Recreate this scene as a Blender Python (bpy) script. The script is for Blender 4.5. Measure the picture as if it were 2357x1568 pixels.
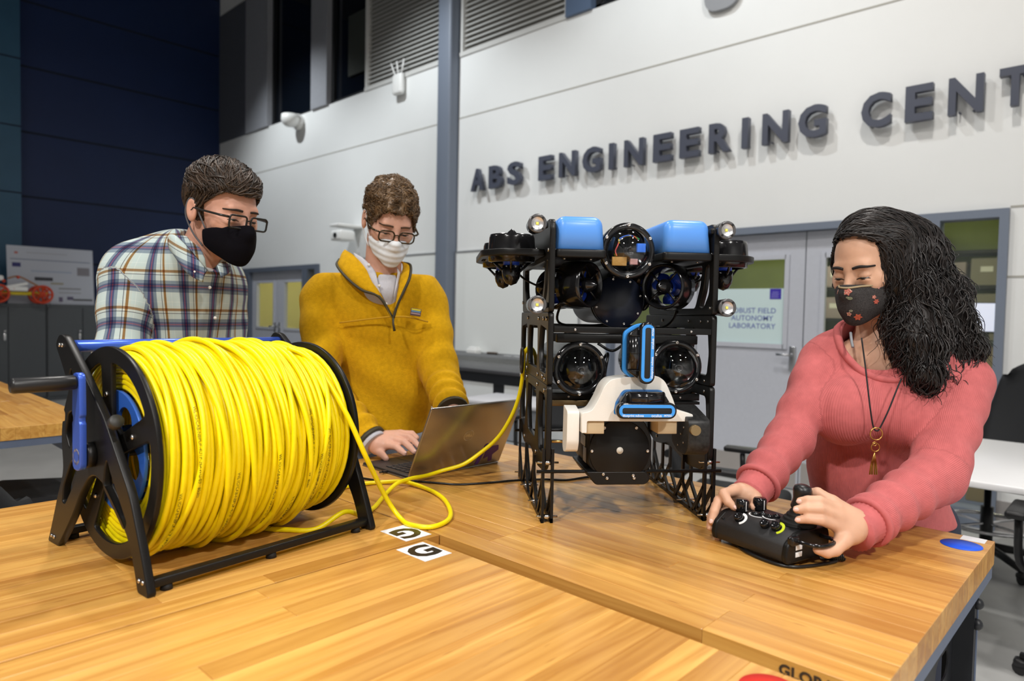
import bpy, bmesh, math, random
import numpy as np
from mathutils import Matrix, Vector, Euler

random.seed(7)
for o in list(bpy.data.objects): bpy.data.objects.remove(o, do_unlink=True)
SC = bpy.context.scene
COL = SC.collection
PI = math.pi
R = math.radians
# ------------------------------------------------------------------ camera
HEAD = R(43.35)                      # heading of the photographer, measured from the room's Y axis
CAM_H = 1.375
cd = bpy.data.cameras.new('camera'); cam = bpy.data.objects.new('camera', cd); COL.objects.link(cam)
cd.sensor_width = 36.0; cd.lens = 24.0; cd.clip_end = 100; cd.clip_start = 0.02
cam.matrix_world = (Matrix.Translation((0, 0, CAM_H)) @ Matrix.Rotation(HEAD, 4, 'Z') @
                    Matrix.Rotation(R(90 - 2.2286), 4, 'X') @ Matrix.Rotation(R(1.128), 4, 'Z'))
cd.dof.use_dof = True; cd.dof.focus_distance = 1.42; cd.dof.aperture_fstop = 3.8
SC.camera = cam
SC.view_settings.view_transform = 'Standard'; SC.view_settings.look = 'None'
SC.view_settings.gamma = 1.0; SC.view_settings.use_curve_mapping = False
SC.view_settings.exposure = 0.0
wd = bpy.data.worlds.new('room_air'); SC.world = wd; wd.use_nodes = True
wd.node_tree.nodes['Background'].inputs[0].default_value = (0.55, 0.62, 0.75, 1)
wd.node_tree.nodes['Background'].inputs[1].default_value = 0.15

def V2R(p):                          # viewer-heading frame (x right, y ahead) -> room frame
    c, s = math.cos(HEAD), math.sin(HEAD)
    return Vector((p[0]*c - p[1]*s, p[0]*s + p[1]*c, p[2] if len(p) > 2 else 0.0))

def area(name, loc, target, power, size, col=(1, .93, .82), spread=180):
    l = bpy.data.lights.new(name, 'AREA'); l.shape = 'DISK'; l.size = size; l.energy = power; l.color = col
    l.spread = R(spread)
    o = bpy.data.objects.new(name, l); COL.objects.link(o); o.location = loc
    d = Vector(target) - Vector(loc); o.rotation_euler = d.to_track_quat('-Z', 'Y').to_euler()
    return o
def spot(name, loc, target, power, ang, blend=.6, rad=.06, col=(.92, .97, 1)):
    l = bpy.data.lights.new(name, 'SPOT'); l.energy = power; l.color = col; l.spot_size = R(ang); l.spot_blend = blend
    l.shadow_soft_size = rad
    o = bpy.data.objects.new(name, l); COL.objects.link(o); o.location = loc
    d = Vector(target) - Vector(loc); o.rotation_euler = d.to_track_quat('-Z', 'Y').to_euler()
    return o
# high-bay lamps over the benches (viewer frame positions) and track spots washing the lettered wall
LAMPS = [((1.6, 3.0, 5.6), 78, .26, (1, .96, .91)), ((-1.3, 3.3, 5.6), 88, .26, (1, .96, .91)), ((-1.9, -.3, 5.6), 66, .30, (1, .96, .91)),
         ((1.6, -.4, 5.6), 62, .30, (1, .96, .91)), ((-2.4, -3.0, 5.2), 330, .4, (1, .97, .93)), ((1.9, -3.2, 5.2), 280, .4, (1, .97, .93)), ((4.2, -.6, 5.6), 34, .32, (1, .96, .92)), ((-4.6, 3.2, 5.6), 55, .32, (1, .96, .92))]
SPOTS = [((-3.3, 3.3, 6.0), (-3.3, 5.5, 2.1), 228, 90), ((-6.6, 3.3, 6.0), (-6.6, 5.5, 1.9), 360, 92), ((-9.8, 3.3, 6.0), (-9.8, 5.5, 2.0), 360, 94)]
for p_, e_, s_, c_ in LAMPS:
    q = V2R(p_); area('lamp_light', q, (q.x, q.y, 0), e_, s_, c_, 138 if p_[1] < -2 else 180)
for a_, b_, e_, g_ in SPOTS: spot('wall_wash_light', a_, b_, e_, g_, .8)

# ------------------------------------------------------------------ materials
MATS = {}
def mat(name, col, rough=.5, metal=0., noise=0., nscale=40., bump=0., bscale=200., coat=0., spec=.5, trans=0., alpha=1., emit=None, estr=0., ior=1.45, sheen=0., sss=0.):
    if name in MATS: return MATS[name]
    m = bpy.data.materials.new(name); m.use_nodes = True; nt = m.node_tree; b = nt.nodes['Principled BSDF']
    b.inputs['Base Color'].default_value = (*col, 1); b.inputs['Roughness'].default_value = rough
    b.inputs['Metallic'].default_value = metal; b.inputs['Coat Weight'].default_value = coat
    b.inputs['Coat Roughness'].default_value = .08
    b.inputs['Specular IOR Level'].default_value = spec; b.inputs['Transmission Weight'].default_value = trans
    b.inputs['Alpha'].default_value = alpha; b.inputs['IOR'].default_value = ior
    b.inputs['Sheen Weight'].default_value = sheen; b.inputs['Sheen Roughness'].default_value = .4
    if sss:
        b.inputs['Subsurface Weight'].default_value = sss; b.inputs['Subsurface Radius'].default_value = (.010, .004, .002)
        b.inputs['Subsurface Scale'].default_value = 1.
    if emit: b.inputs['Emission Color'].default_value = (*emit, 1); b.inputs['Emission Strength'].default_value = estr
    tc = nt.nodes.new('ShaderNodeTexCoord')
    if noise:
        n = nt.nodes.new('ShaderNodeTexNoise'); n.inputs['Scale'].default_value = nscale; n.inputs['Detail'].default_value = 4
        nt.links.new(tc.outputs['Object'], n.inputs['Vector'])
        r = nt.nodes.new('ShaderNodeValToRGB'); r.color_ramp.elements[0].position = .3; r.color_ramp.elements[1].position = .7
        r.color_ramp.elements[0].color = (*[max(0, c*(1-noise)) for c in col], 1); r.color_ramp.elements[1].color = (*[min(1, c*(1+noise)) for c in col], 1)
        nt.links.new(n.outputs['Fac'], r.inputs['Fac']); nt.links.new(r.outputs['Color'], b.inputs['Base Color'])
    if bump:
        n2 = nt.nodes.new('ShaderNodeTexNoise'); n2.inputs['Scale'].default_value = bscale; n2.inputs['Detail'].default_value = 3
        nt.links.new(tc.outputs['Object'], n2.inputs['Vector'])
        bp = nt.nodes.new('ShaderNodeBump'); bp.inputs['Strength'].default_value = bump; bp.inputs['Distance'].default_value = .002
        nt.links.new(n2.outputs['Fac'], bp.inputs['Height']); nt.links.new(bp.outputs['Normal'], b.inputs['Normal'])
    MATS[name] = m; return m
def lin(r, g, b):
    f = lambda c: (c/255/12.92) if c/255 <= .04045 else ((c/255+.055)/1.055)**2.4
    return (f(r), f(g), f(b))

# ------------------------------------------------------------------ mesh helpers
def rotz(a): return Matrix.Rotation(a, 4, 'Z')
class MB:
    """collects shapes; build() links them as ONE mesh object"""
    def __init__(s): s.v = []; s.f = []; s.sm = []
    def add(s, vs, fs, smooth=False, M=None):
        n = len(s.v)
        if M is not None: vs = [M @ Vector(p) for p in vs]
        s.v += [tuple(p) for p in vs]; s.f += [[i+n for i in f] for f in fs]; s.sm += [smooth]*len(fs); return s
    def box(s, c, d, M=None):
        x, y, z = d[0]/2, d[1]/2, d[2]/2
        vs = [(c[0]+a*x, c[1]+b*y, c[2]+e*z) for a in (-1, 1) for b in (-1, 1) for e in (-1, 1)]
        return s.add(vs, [[0, 1, 3, 2], [4, 6, 7, 5], [0, 4, 5, 1], [2, 3, 7, 6], [0, 2, 6, 4], [1, 5, 7, 3]], False, M)
    def rbox(s, c, d, r=.003, seg=2, M=None):
        bm = bmesh.new(); bmesh.ops.create_cube(bm, size=1)
        for v in bm.verts: v.co = Vector((v.co.x*d[0]+c[0], v.co.y*d[1]+c[1], v.co.z*d[2]+c[2]))
        bmesh.ops.bevel(bm, geom=bm.edges[:], offset=min(r, min(d)*.49), segments=seg, affect='EDGES', profile=.5)
        bm.verts.index_update()
        s.add([v.co.copy() for v in bm.verts], [[v.index for v in f.verts] for f in bm.faces], seg > 1, M); bm.free(); return s
    def tube(s, pts, r, seg=10, caps=True, closed=False, smooth=True, M=None):
        pts = [Vector(p) for p in pts]; n = len(pts)
        rs = r if hasattr(r, '__len__') else [r]*n
        t0 = (pts[1]-pts[0]).normalized(); up = Vector((0, 0, 1)) if abs(t0.z) < .9 else Vector((1, 0, 0))
        nrm = (up - t0*up.dot(t0)).normalized(); vs = []; fs = []
        for i in range(n):
            a = pts[i-1] if (i > 0 or closed) else pts[i]; b = pts[(i+1) % n] if (i < n-1 or closed) else pts[i]
            t = (b-a); t = t.normalized() if t.length > 1e-9 else t0
            nrm = nrm - t*nrm.dot(t); nrm = nrm.normalized() if nrm.length > 1e-9 else t.orthogonal().normalized()
            bn = t.cross(nrm)
            for k in range(seg):
                a_ = 2*PI*k/seg; vs.append(pts[i] + (nrm*math.cos(a_) + bn*math.sin(a_))*rs[i])
        m = n if closed else n-1
        for i in range(m):
            for k in range(seg):
                j = (i+1) % n; fs.append([i*seg+k, i*seg+(k+1) % seg, j*seg+(k+1) % seg, j*seg+k])
        s.add(vs, fs, smooth, M)
        if caps and not closed:
            b0 = len(s.v)-len(vs)
            s.f.append([b0+k for k in range(seg)][::-1]); s.sm.append(False)
            s.f.append([b0+(n-1)*seg+k for k in range(seg)]); s.sm.append(False)
        return s
    def cyl(s, p0, p1, r0, r1=None, seg=20, M=None): return s.tube([p0, p1], [r0, r0 if r1 is None else r1], seg, M=M)
    def lathe(s, prof, M=None, seg=28, smooth=True):
        """profile of (radius, z), revolved about Z; ends closed"""
        vs = []; fs = []; n = len(prof)
        for (r, z) in prof:
            for k in range(seg): a = 2*PI*k/seg; vs.append((max(r, 1e-5)*math.cos(a), max(r, 1e-5)*math.sin(a), z))
        for i in range(n-1):
            for k in range(seg): fs.append([i*seg+k, i*seg+(k+1) % seg, (i+1)*seg+(k+1) % seg, (i+1)*seg+k])
        loop = abs(prof[0][0]-prof[-1][0])+abs(prof[0][1]-prof[-1][1]) < 1e-7
        if prof[0][0] > 1e-4 and not loop: fs.append(list(range(seg))[::-1])
        if prof[-1][0] > 1e-4 and not loop: fs.append([(n-1)*seg+k for k in range(seg)])
        return s.add(vs, fs, smooth, M)
    def sphere(s, c, r, seg=16, rings=10, M=None):
        rr = r if hasattr(r, '__len__') else (r, r, r)
        prof = [(math.sin(PI*i/rings), -math.cos(PI*i/rings)) for i in range(rings+1)]
        T = Matrix.Translation(c) @ Matrix.Diagonal((*rr, 1))
        return s.lathe(prof, (M @ T) if M is not None else T, seg)
    def mesh(s, name):
        me = bpy.data.meshes.new(name); me.from_pydata(s.v, [], s.f)
        me.polygons.foreach_set('use_smooth', s.sm); me.update(); return me
    def build(s, name, m, parent=None, loc=None, rot=None):
        return obj(name, s.mesh(name), m, parent, loc, rot)
def obj(name, me, m, parent=None, loc=None, rot=None):
    o = bpy.data.objects.new(name, me); COL.objects.link(o)
    if m and me is not None and not me.materials: me.materials.append(m)
    if parent: o.parent = parent
    if loc is not None: o.location = loc
    if rot is not None: o.rotation_euler = rot
    return o
def tag(o, label=None, cat=None, group=None, kind=None):
    if label: o['label'] = label
    if cat: o['category'] = cat
    if group: o['group'] = group
    if kind: o['kind'] = kind
    return o
def thing(name, label, cat, loc=(0, 0, 0), rz=0, group=None):
    o = bpy.data.objects.new(name, None); COL.objects.link(o); o.empty_display_size = .05
    o.location = loc; o.rotation_euler = (0, 0, rz); return tag(o, label, cat, group)
def struct(name, mb, m, parent=None):
    o = mb.build(name, m, parent)
    if parent is None: o['kind'] = 'structure'
    return o
def copy_tree(o, parent=None):
    c = o.copy(); COL.objects.link(c); c.parent = parent
    for ch in list(o.children): copy_tree(ch, c)
    return c
def align(p0, p1):
    """matrix taking +Z to the direction p0->p1, origin at p0"""
    d = Vector(p1)-Vector(p0); return Matrix.Translation(p0) @ d.to_track_quat('Z', 'Y').to_matrix().to_4x4()
def rrect(w, h, r, n=5, cx=0, cy=0):
    pts = []
    for (sx, sy, a0) in ((1, 1, 0), (-1, 1, 90), (-1, -1, 180), (1, -1, 270)):
        for i in range(n+1):
            a = R(a0 + 90*i/n); pts.append((cx+sx*(w/2-r)+r*math.cos(a), cy+sy*(h/2-r)+r*math.sin(a)))
    return pts
def circ(r, n=32, cx=0, cy=0, a0=0): return [(cx+r*math.cos(a0+2*PI*i/n), cy+r*math.sin(a0+2*PI*i/n)) for i in range(n)]
def roundpoly(pts, r, n=4):
    """round the corners of a polygon"""
    out = []; m = len(pts); rr = r if hasattr(r, '__len__') else [r]*m
    for i in range(m):
        p = Vector(pts[i]); a = Vector(pts[i-1])-p; b = Vector(pts[(i+1) % m])-p
        d = min(rr[i], a.length*.45, b.length*.45); p0 = p+a.normalized()*d; p1 = p+b.normalized()*d
        for k in range(n+1):
            t = k/n; q = p0*(1-t)**2 + p*2*t*(1-t) + p1*t*t; out.append((q.x, q.y))
    return out
def plate_mesh(name, loops, t, bevel=.0, M=None):
    """flat plate in XY with holes, thickness t along Z (centred)"""
    cu = bpy.data.curves.new(name, 'CURVE'); cu.dimensions = '2D'; cu.fill_mode = 'BOTH'; cu.extrude = t/2-bevel
    if bevel: cu.bevel_depth = bevel; cu.bevel_resolution = 1; cu.offset = -bevel
    for lp in loops:
        sp = cu.splines.new('POLY'); sp.points.add(len(lp)-1); sp.use_cyclic_u = True
        for i, p in enumerate(lp): sp.points[i].co = (p[0], p[1], 0, 1)
    o = bpy.data.objects.new(name, cu); COL.objects.link(o)
    me = bpy.data.meshes.new_from_object(o.evaluated_get(bpy.context.evaluated_depsgraph_get()))
    bpy.data.objects.remove(o, do_unlink=True); bpy.data.curves.remove(cu)
    me.materials.clear()
    if M is not None: me.transform(M)
    me.name = name; return me
def text_mesh(name, s, size, depth=.0005, bold=False, align_x='CENTER', M=None, space=1., offset=0., shear=0.):
    cu = bpy.data.curves.new(name, 'FONT'); cu.body = s; cu.size = size; cu.extrude = depth; cu.align_x = align_x; cu.align_y = 'CENTER'
    cu.space_character = space; cu.offset = offset; cu.resolution_u = 3; cu.shear = shear
    o = bpy.data.objects.new(name, cu); COL.objects.link(o)
    me = bpy.data.meshes.new_from_object(o.evaluated_get(bpy.context.evaluated_depsgraph_get()))
    bpy.data.objects.remove(o, do_unlink=True); bpy.data.curves.remove(cu); me.materials.clear()
    if M is not None: me.transform(M)
    me.name = name; return me
def join_meshes(name, mes):
    bm = bmesh.new()
    for me in mes: bm.from_mesh(me); bpy.data.meshes.remove(me)
    me = bpy.data.meshes.new(name); bm.to_mesh(me); bm.free(); return me
def smooth_pts(pts, n=8, closed=False):
    """Catmull-Rom through the points"""
    P = [Vector(p) for p in pts]; m = len(P); out = []
    for i in range(m if closed else m-1):
        a = P[i-1] if (i > 0 or closed) else P[0]*2-P[1]; b = P[i]; c = P[(i+1) % m]
        d = P[(i+2) % m] if (i+2 < m or closed) else P[m-1]*2-P[m-2]
        for k in range(n):
            t = k/n; out.append(.5*((2*b)+(c-a)*t+(2*a-5*b+4*c-d)*t*t+(3*b-a-3*c+d)*t**3))
    if not closed: out.append(P[-1])
    return out
# ------------------------------------------------------------------ room shell
M_floor = mat('concrete_floor', (.42, .42, .41), .45, noise=.10, nscale=3, bump=.02)
M_wall = mat('white_wall_paint', (.80, .81, .80), .6, noise=.012, nscale=2)
M_seam = mat('wall_seam', (.42, .41, .37), .8)
M_blue = mat('navy_wall_paint', (.0045, .018, .075), .55, noise=.05, nscale=2)
M_bluelit = mat('blue_pillar_lit_tone', (.025, .085, .15), .5, noise=.1, nscale=1.5)  # brighter light on the return is put into this lighter blue
M_steelgrey = mat('grey_frame_paint', lin(118, 127, 142), .45)
M_doorgrey = mat('grey_door_paint', lin(190, 193, 202), .5, noise=.02)
M_darkglass = mat('dark_window_glass', (.004, .006, .010), .04, spec=.6)
M_panelgrey = mat('grey_panel', lin(150, 152, 158), .5, noise=.05)
M_louver = mat('louver_metal', lin(205, 205, 202), .5)
M_ceil = mat('dark_ceiling', (.06, .06, .065), .8)
M_grey = mat('mid_grey_wall', (.45, .45, .45), .8)
M_black = mat('black_plastic', (.012, .012, .013), .35)
M_white = mat('white_plastic', (.82, .82, .80), .4)
M_yellowroom = mat('yellow_lit_wall', (.75, .70, .33), .7)
M_greenroom = mat('olive_lab_wall', (.22, .27, .08), .7, noise=.1, nscale=3)
M_clearglass = mat('clear_pane', (.35, .40, .36), .02, alpha=.07, spec=.5)

struct('floor', MB().box((-3.4, -1.2, -.05), (19, 14.4, .1)), M_floor)
struct('ceiling', MB().box((-3.4, -1.2, 7.55), (19, 14.4, .1)), M_ceil)
YW = 5.5
def wallbox(mb, x0, x1, z0, z1, y0=YW, y1=YW+.16): return mb.box(((x0+x1)/2, (y0+y1)/2, (z0+z1)/2), (x1-x0, y1-y0, z1-z0))
# back wall: openings for the two door sets and the clerestory windows
bw = MB()
wallbox(bw, -12.7, -12.18, 0, 4.40); wallbox(bw, -12.18, -9.2, 2.07, 4.40); wallbox(bw, -9.2, -6.39, 0, 4.40)
wallbox(bw, -6.13, -3.9, 0, 4.40); wallbox(bw, -3.9, -.73, 2.13, 4.40); wallbox(bw, -.73, 6, 0, 4.40); wallbox(bw, -6.39, -6.13, 0, 7.5, YW+.02)
wallbox(bw, -12.7, 6, 6.72, 7.5)
wall = struct('wall_back', bw, M_wall)
def seam(x0, x1, z, h=.014):
    MB().box(((x0+x1)/2, YW-.001, z), (x1-x0, .004, h)).build('panel_joint', M_seam, wall)
for z in (3.68,): seam(-12.7, -6.39, z); seam(-6.13, 6, z)
seam(-.73, 6, 1.683); seam(-.73, 6, 2.14)
def seamv(x, z0, z1): MB().box((x, YW-.001, (z0+z1)/2), (.010, .004, z1-z0)).build('panel_joint', M_seam, wall)
# column between the wall bays
col = MB().rbox((-6.26, YW-.03, 3.75), (.24, .22, 7.5), .03, 3)
struct('trim_1', col, M_steelgrey)
# clerestory: grey panels, dark windows, louver banks
struct('trim_2', MB().box((-12.15, YW+.04, 5.55), (1.10, .10, 2.3)), mat('dark_grey_blind_panel', lin(92, 95, 103), .6, noise=.06, nscale=60))
struct('trim_3', MB().box((-11.2, YW+.03, 5.55), (.78, .14, 2.3)), M_panelgrey)
struct('trim_4', MB().box((-9.22, YW+.04, 5.55), (.44, .16, 2.3)), M_panelgrey)
def cwin(name, x0, x1):
    w = struct(name, MB().box(((x0+x1)/2, YW+.10, 5.55), (x1-x0, .02, 2.3)), M_darkglass)
    fr = MB()
    for x in (x0+.03, x1-.03): fr.box((x, YW+.07, 5.55), (.06, .05, 2.3))
    fr.box(((x0+x1)/2, YW+.07, 4.43), (x1-x0, .05, .05))
    fr.build('window_frame', mat('black_window_frame', (.01, .011, .013), .4), w); return w
cwin('window_1', -10.8, -9.45); w2 = cwin('window_2', -9.0, -8.08)
MB().box((-8.35, YW+.06, 5.15), (.45, .02, .85)).build('roller_blind', mat('dim_blind', (.035, .04, .035), .8), w2)
cwin('window_3', -4.18, 4)
struct('trim_5', MB().box((-4.34, YW+.04, 5.55), (.32, .16, 2.3)), mat('blue_grey_frame', lin(88, 105, 130), .45))
def louvers(name, x0, x1):
    root = struct(name, MB().box(((x0+x1)/2, YW+.09, 5.55), (x1-x0, .03, 2.28)), mat('louver_backing', lin(150, 150, 146), .7))
    sl = MB().add([(x0, 0, .0), (x1, 0, .0), (x1, -.055, -.06), (x0, -.055, -.06), (x0, -.008, .0), (x1, -.008, .0), (x1, -.063, -.06), (x0, -.063, -.06)],
                  [[0, 1, 2, 3], [7, 6, 5, 4], [0, 4, 5, 1], [3, 2, 6, 7], [0, 3, 7, 4], [1, 5, 6, 2]]).mesh('slat'); sl.materials.append(M_louver)
    for i in range(38):
        o = obj('slat', sl, None, root, (0, YW+.075, 4.51+.058*i))
    e = MB()
    for x in (x0+.02, x1-.02): e.box((x, YW+.04, 5.55), (.04, .09, 2.3))
    e.box(((x0+x1)/2, YW+.04, 4.42), (x1-x0, .11, .05)); e.build('louver_frame', M_louver, root)
louvers('trim_6', -8.07, -6.39); louvers('trim_7', -6.12, -4.5)
# left (navy) wall with panel joints and the return in its lit blue tone
wl = struct('wall_left', MB().box((-12.78, 3.9, 3.75), (.16, 3.2, 7.5)), M_blue)
for z in (6.98, 5.98, 5.0, 4.01, 3.03, 2.05): MB().box((-12.699, 3.95, z), (.004, 3.05, .03)).build('panel_joint', mat('navy_joint', (.004, .008, .022), .8), wl)
pr = struct('wall_return', MB().box((-12.45, -1.6, 3.75), (.16, 8.0, 7.5)), M_bluelit)
for z in (6.98, 5.98, 5.0, 4.01, 3.03): MB().box((-12.369, -1.6, z), (.004, 8.0, .02)).build('panel_joint', MATS['navy_joint'], pr)
struct('wall_right', MB().box((6.08, -1.2, 3.75), (.16, 14.4, 7.5)), M_grey)
struct('wall_front', MB().box((-3.4, -8.3, 3.75), (19, .16, 7.5)), M_grey)

# door set on the right: frame, two leaves with glazed windows, side light
def box3(x0, x1, y0, y1, z0, z1): return MB().box(((x0+x1)/2, (y0+y1)/2, (z0+z1)/2), (x1-x0, y1-y0, z1-z0))
fr = MB()
for a in ((-3.9, -.73, 2.075, 2.13), (-3.9, -3.84, 0, 2.075), (-1.176, -1.118, 0, 2.075), (-.782, -.73, 0, 2.075), (-1.118, -.782, 0, .12)):
    fr.box(((a[0]+a[1])/2, YW+.03, (a[2]+a[3])/2), (a[1]-a[0], .14, a[3]-a[2]))
struct('trim_8', fr, M_steelgrey)
def leaf(name, x0, x1, wx0, wx1, wz0, wz1, handle_x):
    mb = MB(); y = YW+.06
    for a in ((x0, wx0, 0.01, 2.07), (wx1, x1, 0.01, 2.07), (wx0, wx1, 0.01, wz0), (wx0, wx1, wz1, 2.07)):
        mb.box(((a[0]+a[1])/2, y, (a[2]+a[3])/2), (a[1]-a[0], .045, a[3]-a[2]))
    d = struct(name, mb, M_doorgrey)
    t = MB()
    for a in ((wx0-.03, wx0+.006, wz0-.03, wz1+.03), (wx1-.006, wx1+.03, wz0-.03, wz1+.03), (wx0, wx1, wz0-.03, wz0+.006), (wx0, wx1, wz1-.006, wz1+.03)):
        t.box(((a[0]+a[1])/2, y-.028, (a[2]+a[3])/2), (a[1]-a[0], .016, a[3]-a[2]))
    t.build('window_trim', M_doorgrey, d)
    MB().box(((wx0+wx1)/2, y, (wz0+wz1)/2), (wx1-wx0, .006, wz1-wz0)).build('window_pane', M_clearglass, d)
    h = MB().rbox((handle_x, y-.03, 1.06), (.05, .02, .20), .006).cyl((handle_x, y-.03, 1.09), (handle_x, y-.09, 1.09), .012)
    h.cyl((handle_x, y-.085, 1.09), (handle_x+(.11 if handle_x < (x0+x1)/2 else -.11), y-.085, 1.09), .010)
    h.build('door_handle', mat('brushed_steel', (.55, .56, .58), .3, metal=1), d)
    MB().box(((x0+x1)/2, y-.0245, .125), (x1-x0-.03, .004, .21)).build('kick_plate', mat('taupe_kick_plate', lin(172, 166, 162), .4, metal=.3), d)
    return d
DL = leaf('door_1', -2.97, -2.05, -2.80, -2.198, 1.165, 1.867, -2.12)
leaf('door_2', -2.04, -1.18, -1.893, -1.30, 1.165, 1.867, -1.97)
leaf('door_3', -3.84, -2.98, -3.68, -3.12, 1.165, 1.867, -3.72)
struct('window_4', MB().box((-.95, YW+.06, 1.09), (.336, .008, 1.95)), M_clearglass)
# frosted notice fixed to the door pane, with its lettering and emblem
sg = thing('door_sign', 'pale frosted lab name sign with blue lettering on grey door window', 'sign', (-2.499, YW+.052, 1.396), 0)
MB().box((0, 0, 0), (.602, .004, .46)).build('sign_panel', mat('frosted_vinyl', lin(206, 226, 226), .5), sg)
MX = Matrix.Rotation(R(90), 4, 'X')
M_ink = mat('blue_grey_ink', lin(105, 118, 175), .6)
for i, (t_, z_) in enumerate((('ROBUST FIELD', .045), ('AUTONOMY', -.018), ('LABORATORY', -.084))):
    me = text_mesh('lettering', t_, .062, .0004, M=Matrix.Translation((.022, -.0026, z_)) @ MX, offset=.0006, space=1.02)
    obj('lettering', me, M_ink, sg)
em = MB().box((.217, -.003, .185), (.093, .002, .085)).build('emblem', mat('violet_ink', lin(60, 45, 165), .6), sg)
for i, (w_, z_) in enumerate(((.050, .200), (.062, .186), (.056, .172), (.062, .158))):
    MB().box((.217-.002*i, -.0045, z_), (w_, .001, .006)).build('emblem_line', mat('emblem_pale', lin(135, 130, 205), .6), em)

# the lit lab behind the right doors: olive walls, shelf of cartons, monitor, cardboard box, light strip
def rm(name, mb, m): return struct(name, mb, m)
rm('wall_lab', MB().box((-2.3, 8.3, 1.4), (4.6, .1, 2.8)).box((0.05, 6.95, 1.4), (.1, 2.6, 2.8)).box((-4.6, 6.95, 1.4), (.1, 2.6, 2.8)), M_greenroom)
rm('ceiling_lab', MB().box((-2.3, 6.95, 2.75), (4.6, 2.7, .1)), mat('lab_ceiling', (.45, .45, .30), .8))
def strip(x, y, l, rz=0, e=26):
    t = thing('strip_light', 'long glowing ceiling strip light seen through the %s' % ('narrow side window' if x > -1.5 else 'left pair of glazed doors' if x < -6 else 'right hand glazed doors'), 'light', (x, y, 2.62), rz)
    MB().rbox((0, 0, .03), (l+.04, .12, .05), .006).build('housing', M_white, t)
    MB().rbox((0, 0, 0), (l, .09, .03), .01).build('diffuser', mat('strip_glow', (1, 1, .7), .5, emit=(1, .96, .62), estr=e), t)
    return t
strip(-.75, 6.35, 1.0, R(20), 40); strip(-2.9, 7.0, 1.4, 0, 70)
# ------------------------------------------------------------------ wooden workbenches (butcher block staves)
TZ = .955
def wood_mat():
    m = bpy.data.materials.new('maple_butcher_block'); m.use_nodes = True; nt = m.node_tree; b = nt.nodes['Principled BSDF']; L = nt.links.new
    N = lambda t: nt.nodes.new('ShaderNode'+t)
    tc = N('TexCoord'); oi = N('ObjectInfo'); mp = N('Mapping'); mp.inputs['Scale'].default_value = (2.2, 42, 42)
    ad = N('VectorMath'); ad.operation = 'ADD'; sc = N('VectorMath'); sc.operation = 'SCALE'; sc.inputs['Scale'].default_value = 37
    cx = N('CombineXYZ'); L(oi.outputs['Random'], cx.inputs[0]); L(oi.outputs['Random'], cx.inputs[1]); L(cx.outputs[0], sc.inputs[0])
    L(tc.outputs['Object'], ad.inputs[0]); L(sc.outputs[0], ad.inputs[1]); L(ad.outputs[0], mp.inputs[0])
    n1 = N('TexNoise'); n1.inputs['Scale'].default_value = 1; n1.inputs['Detail'].default_value = 5; n1.inputs['Distortion'].default_value = 1.2; L(mp.outputs[0], n1.inputs['Vector'])
    r1 = N('ValToRGB'); e = r1.color_ramp.elements; e[0].position = .30; e[1].position = .70
    e[0].color = (.46, .212, .040, 1); e[1].color = (.68, .395, .108, 1); L(n1.outputs['Fac'], r1.inputs['Fac'])
    # per-stave tone
    r2 = N('ValToRGB'); e = r2.color_ramp.elements; e[0].color = (.78, .68, .56, 1); e[1].color = (1.12, 1.10, 1.02, 1); e[1].position = 1
    k = e.new(.5); k.color = (1.0, .95, .88, 1); L(oi.outputs['Random'], r2.inputs['Fac'])
    mx = N('Mix'); mx.data_type = 'RGBA'; mx.blend_type = 'MULTIPLY'; mx.inputs[0].default_value = 1; L(r1.outputs[0], mx.inputs[6]); L(r2.outputs[0], mx.inputs[7])
    # dark flecks
    mp2 = N('Mapping'); mp2.inputs['Scale'].default_value = (14, 150, 150); L(ad.outputs[0], mp2.inputs[0])
    n2 = N('TexNoise'); n2.inputs['Scale'].default_value = 1; n2.inputs['Detail'].default_value = 2; L(mp2.outputs[0], n2.inputs['Vector'])
    r3 = N('ValToRGB'); e = r3.color_ramp.elements; e[0].position = .72; e[0].color = (1, 1, 1, 1); e[1].position = .80; e[1].color = (.55, .40, .28, 1); L(n2.outputs['Fac'], r3.inputs['Fac'])
    m2 = N('Mix'); m2.data_type = 'RGBA'; m2.blend_type = 'MULTIPLY'; m2.inputs[0].default_value = 1; L(mx.outputs[2], m2.inputs[6]); L(r3.outputs[0], m2.inputs[7])
    L(m2.outputs[2], b.inputs['Base Color'])
    n3 = N('TexNoise'); n3.inputs['Scale'].default_value = 9; L(tc.outputs['Object'], n3.inputs['Vector'])
    r4 = N('MapRange'); r4.inputs[3].default_value = .26; r4.inputs[4].default_value = .42; L(n3.outputs['Fac'], r4.inputs[0]); L(r4.outputs[0], b.inputs['Roughness'])
    b.inputs['Coat Weight'].default_value = .25; b.inputs['Coat Roughness'].default_value = .18
    MATS['wood'] = m; return m
M_wood = wood_mat()
M_benchsteel = mat('bench_blue_grey_steel', lin(92, 102, 122), .45, noise=.03)
M_benchblack = mat('bench_black_steel', (.010, .011, .014), .45)
STAVES = {}
def stave_mesh(l, w, t):
    k = (round(l, 3), round(w, 4))
    if k not in STAVES:
        STAVES[k] = MB().rbox((0, 0, 0), (l-.0004, w-.0003, t), .0006, 1).mesh('stave'); STAVES[k].materials.append(M_wood)
    return STAVES[k]
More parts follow.
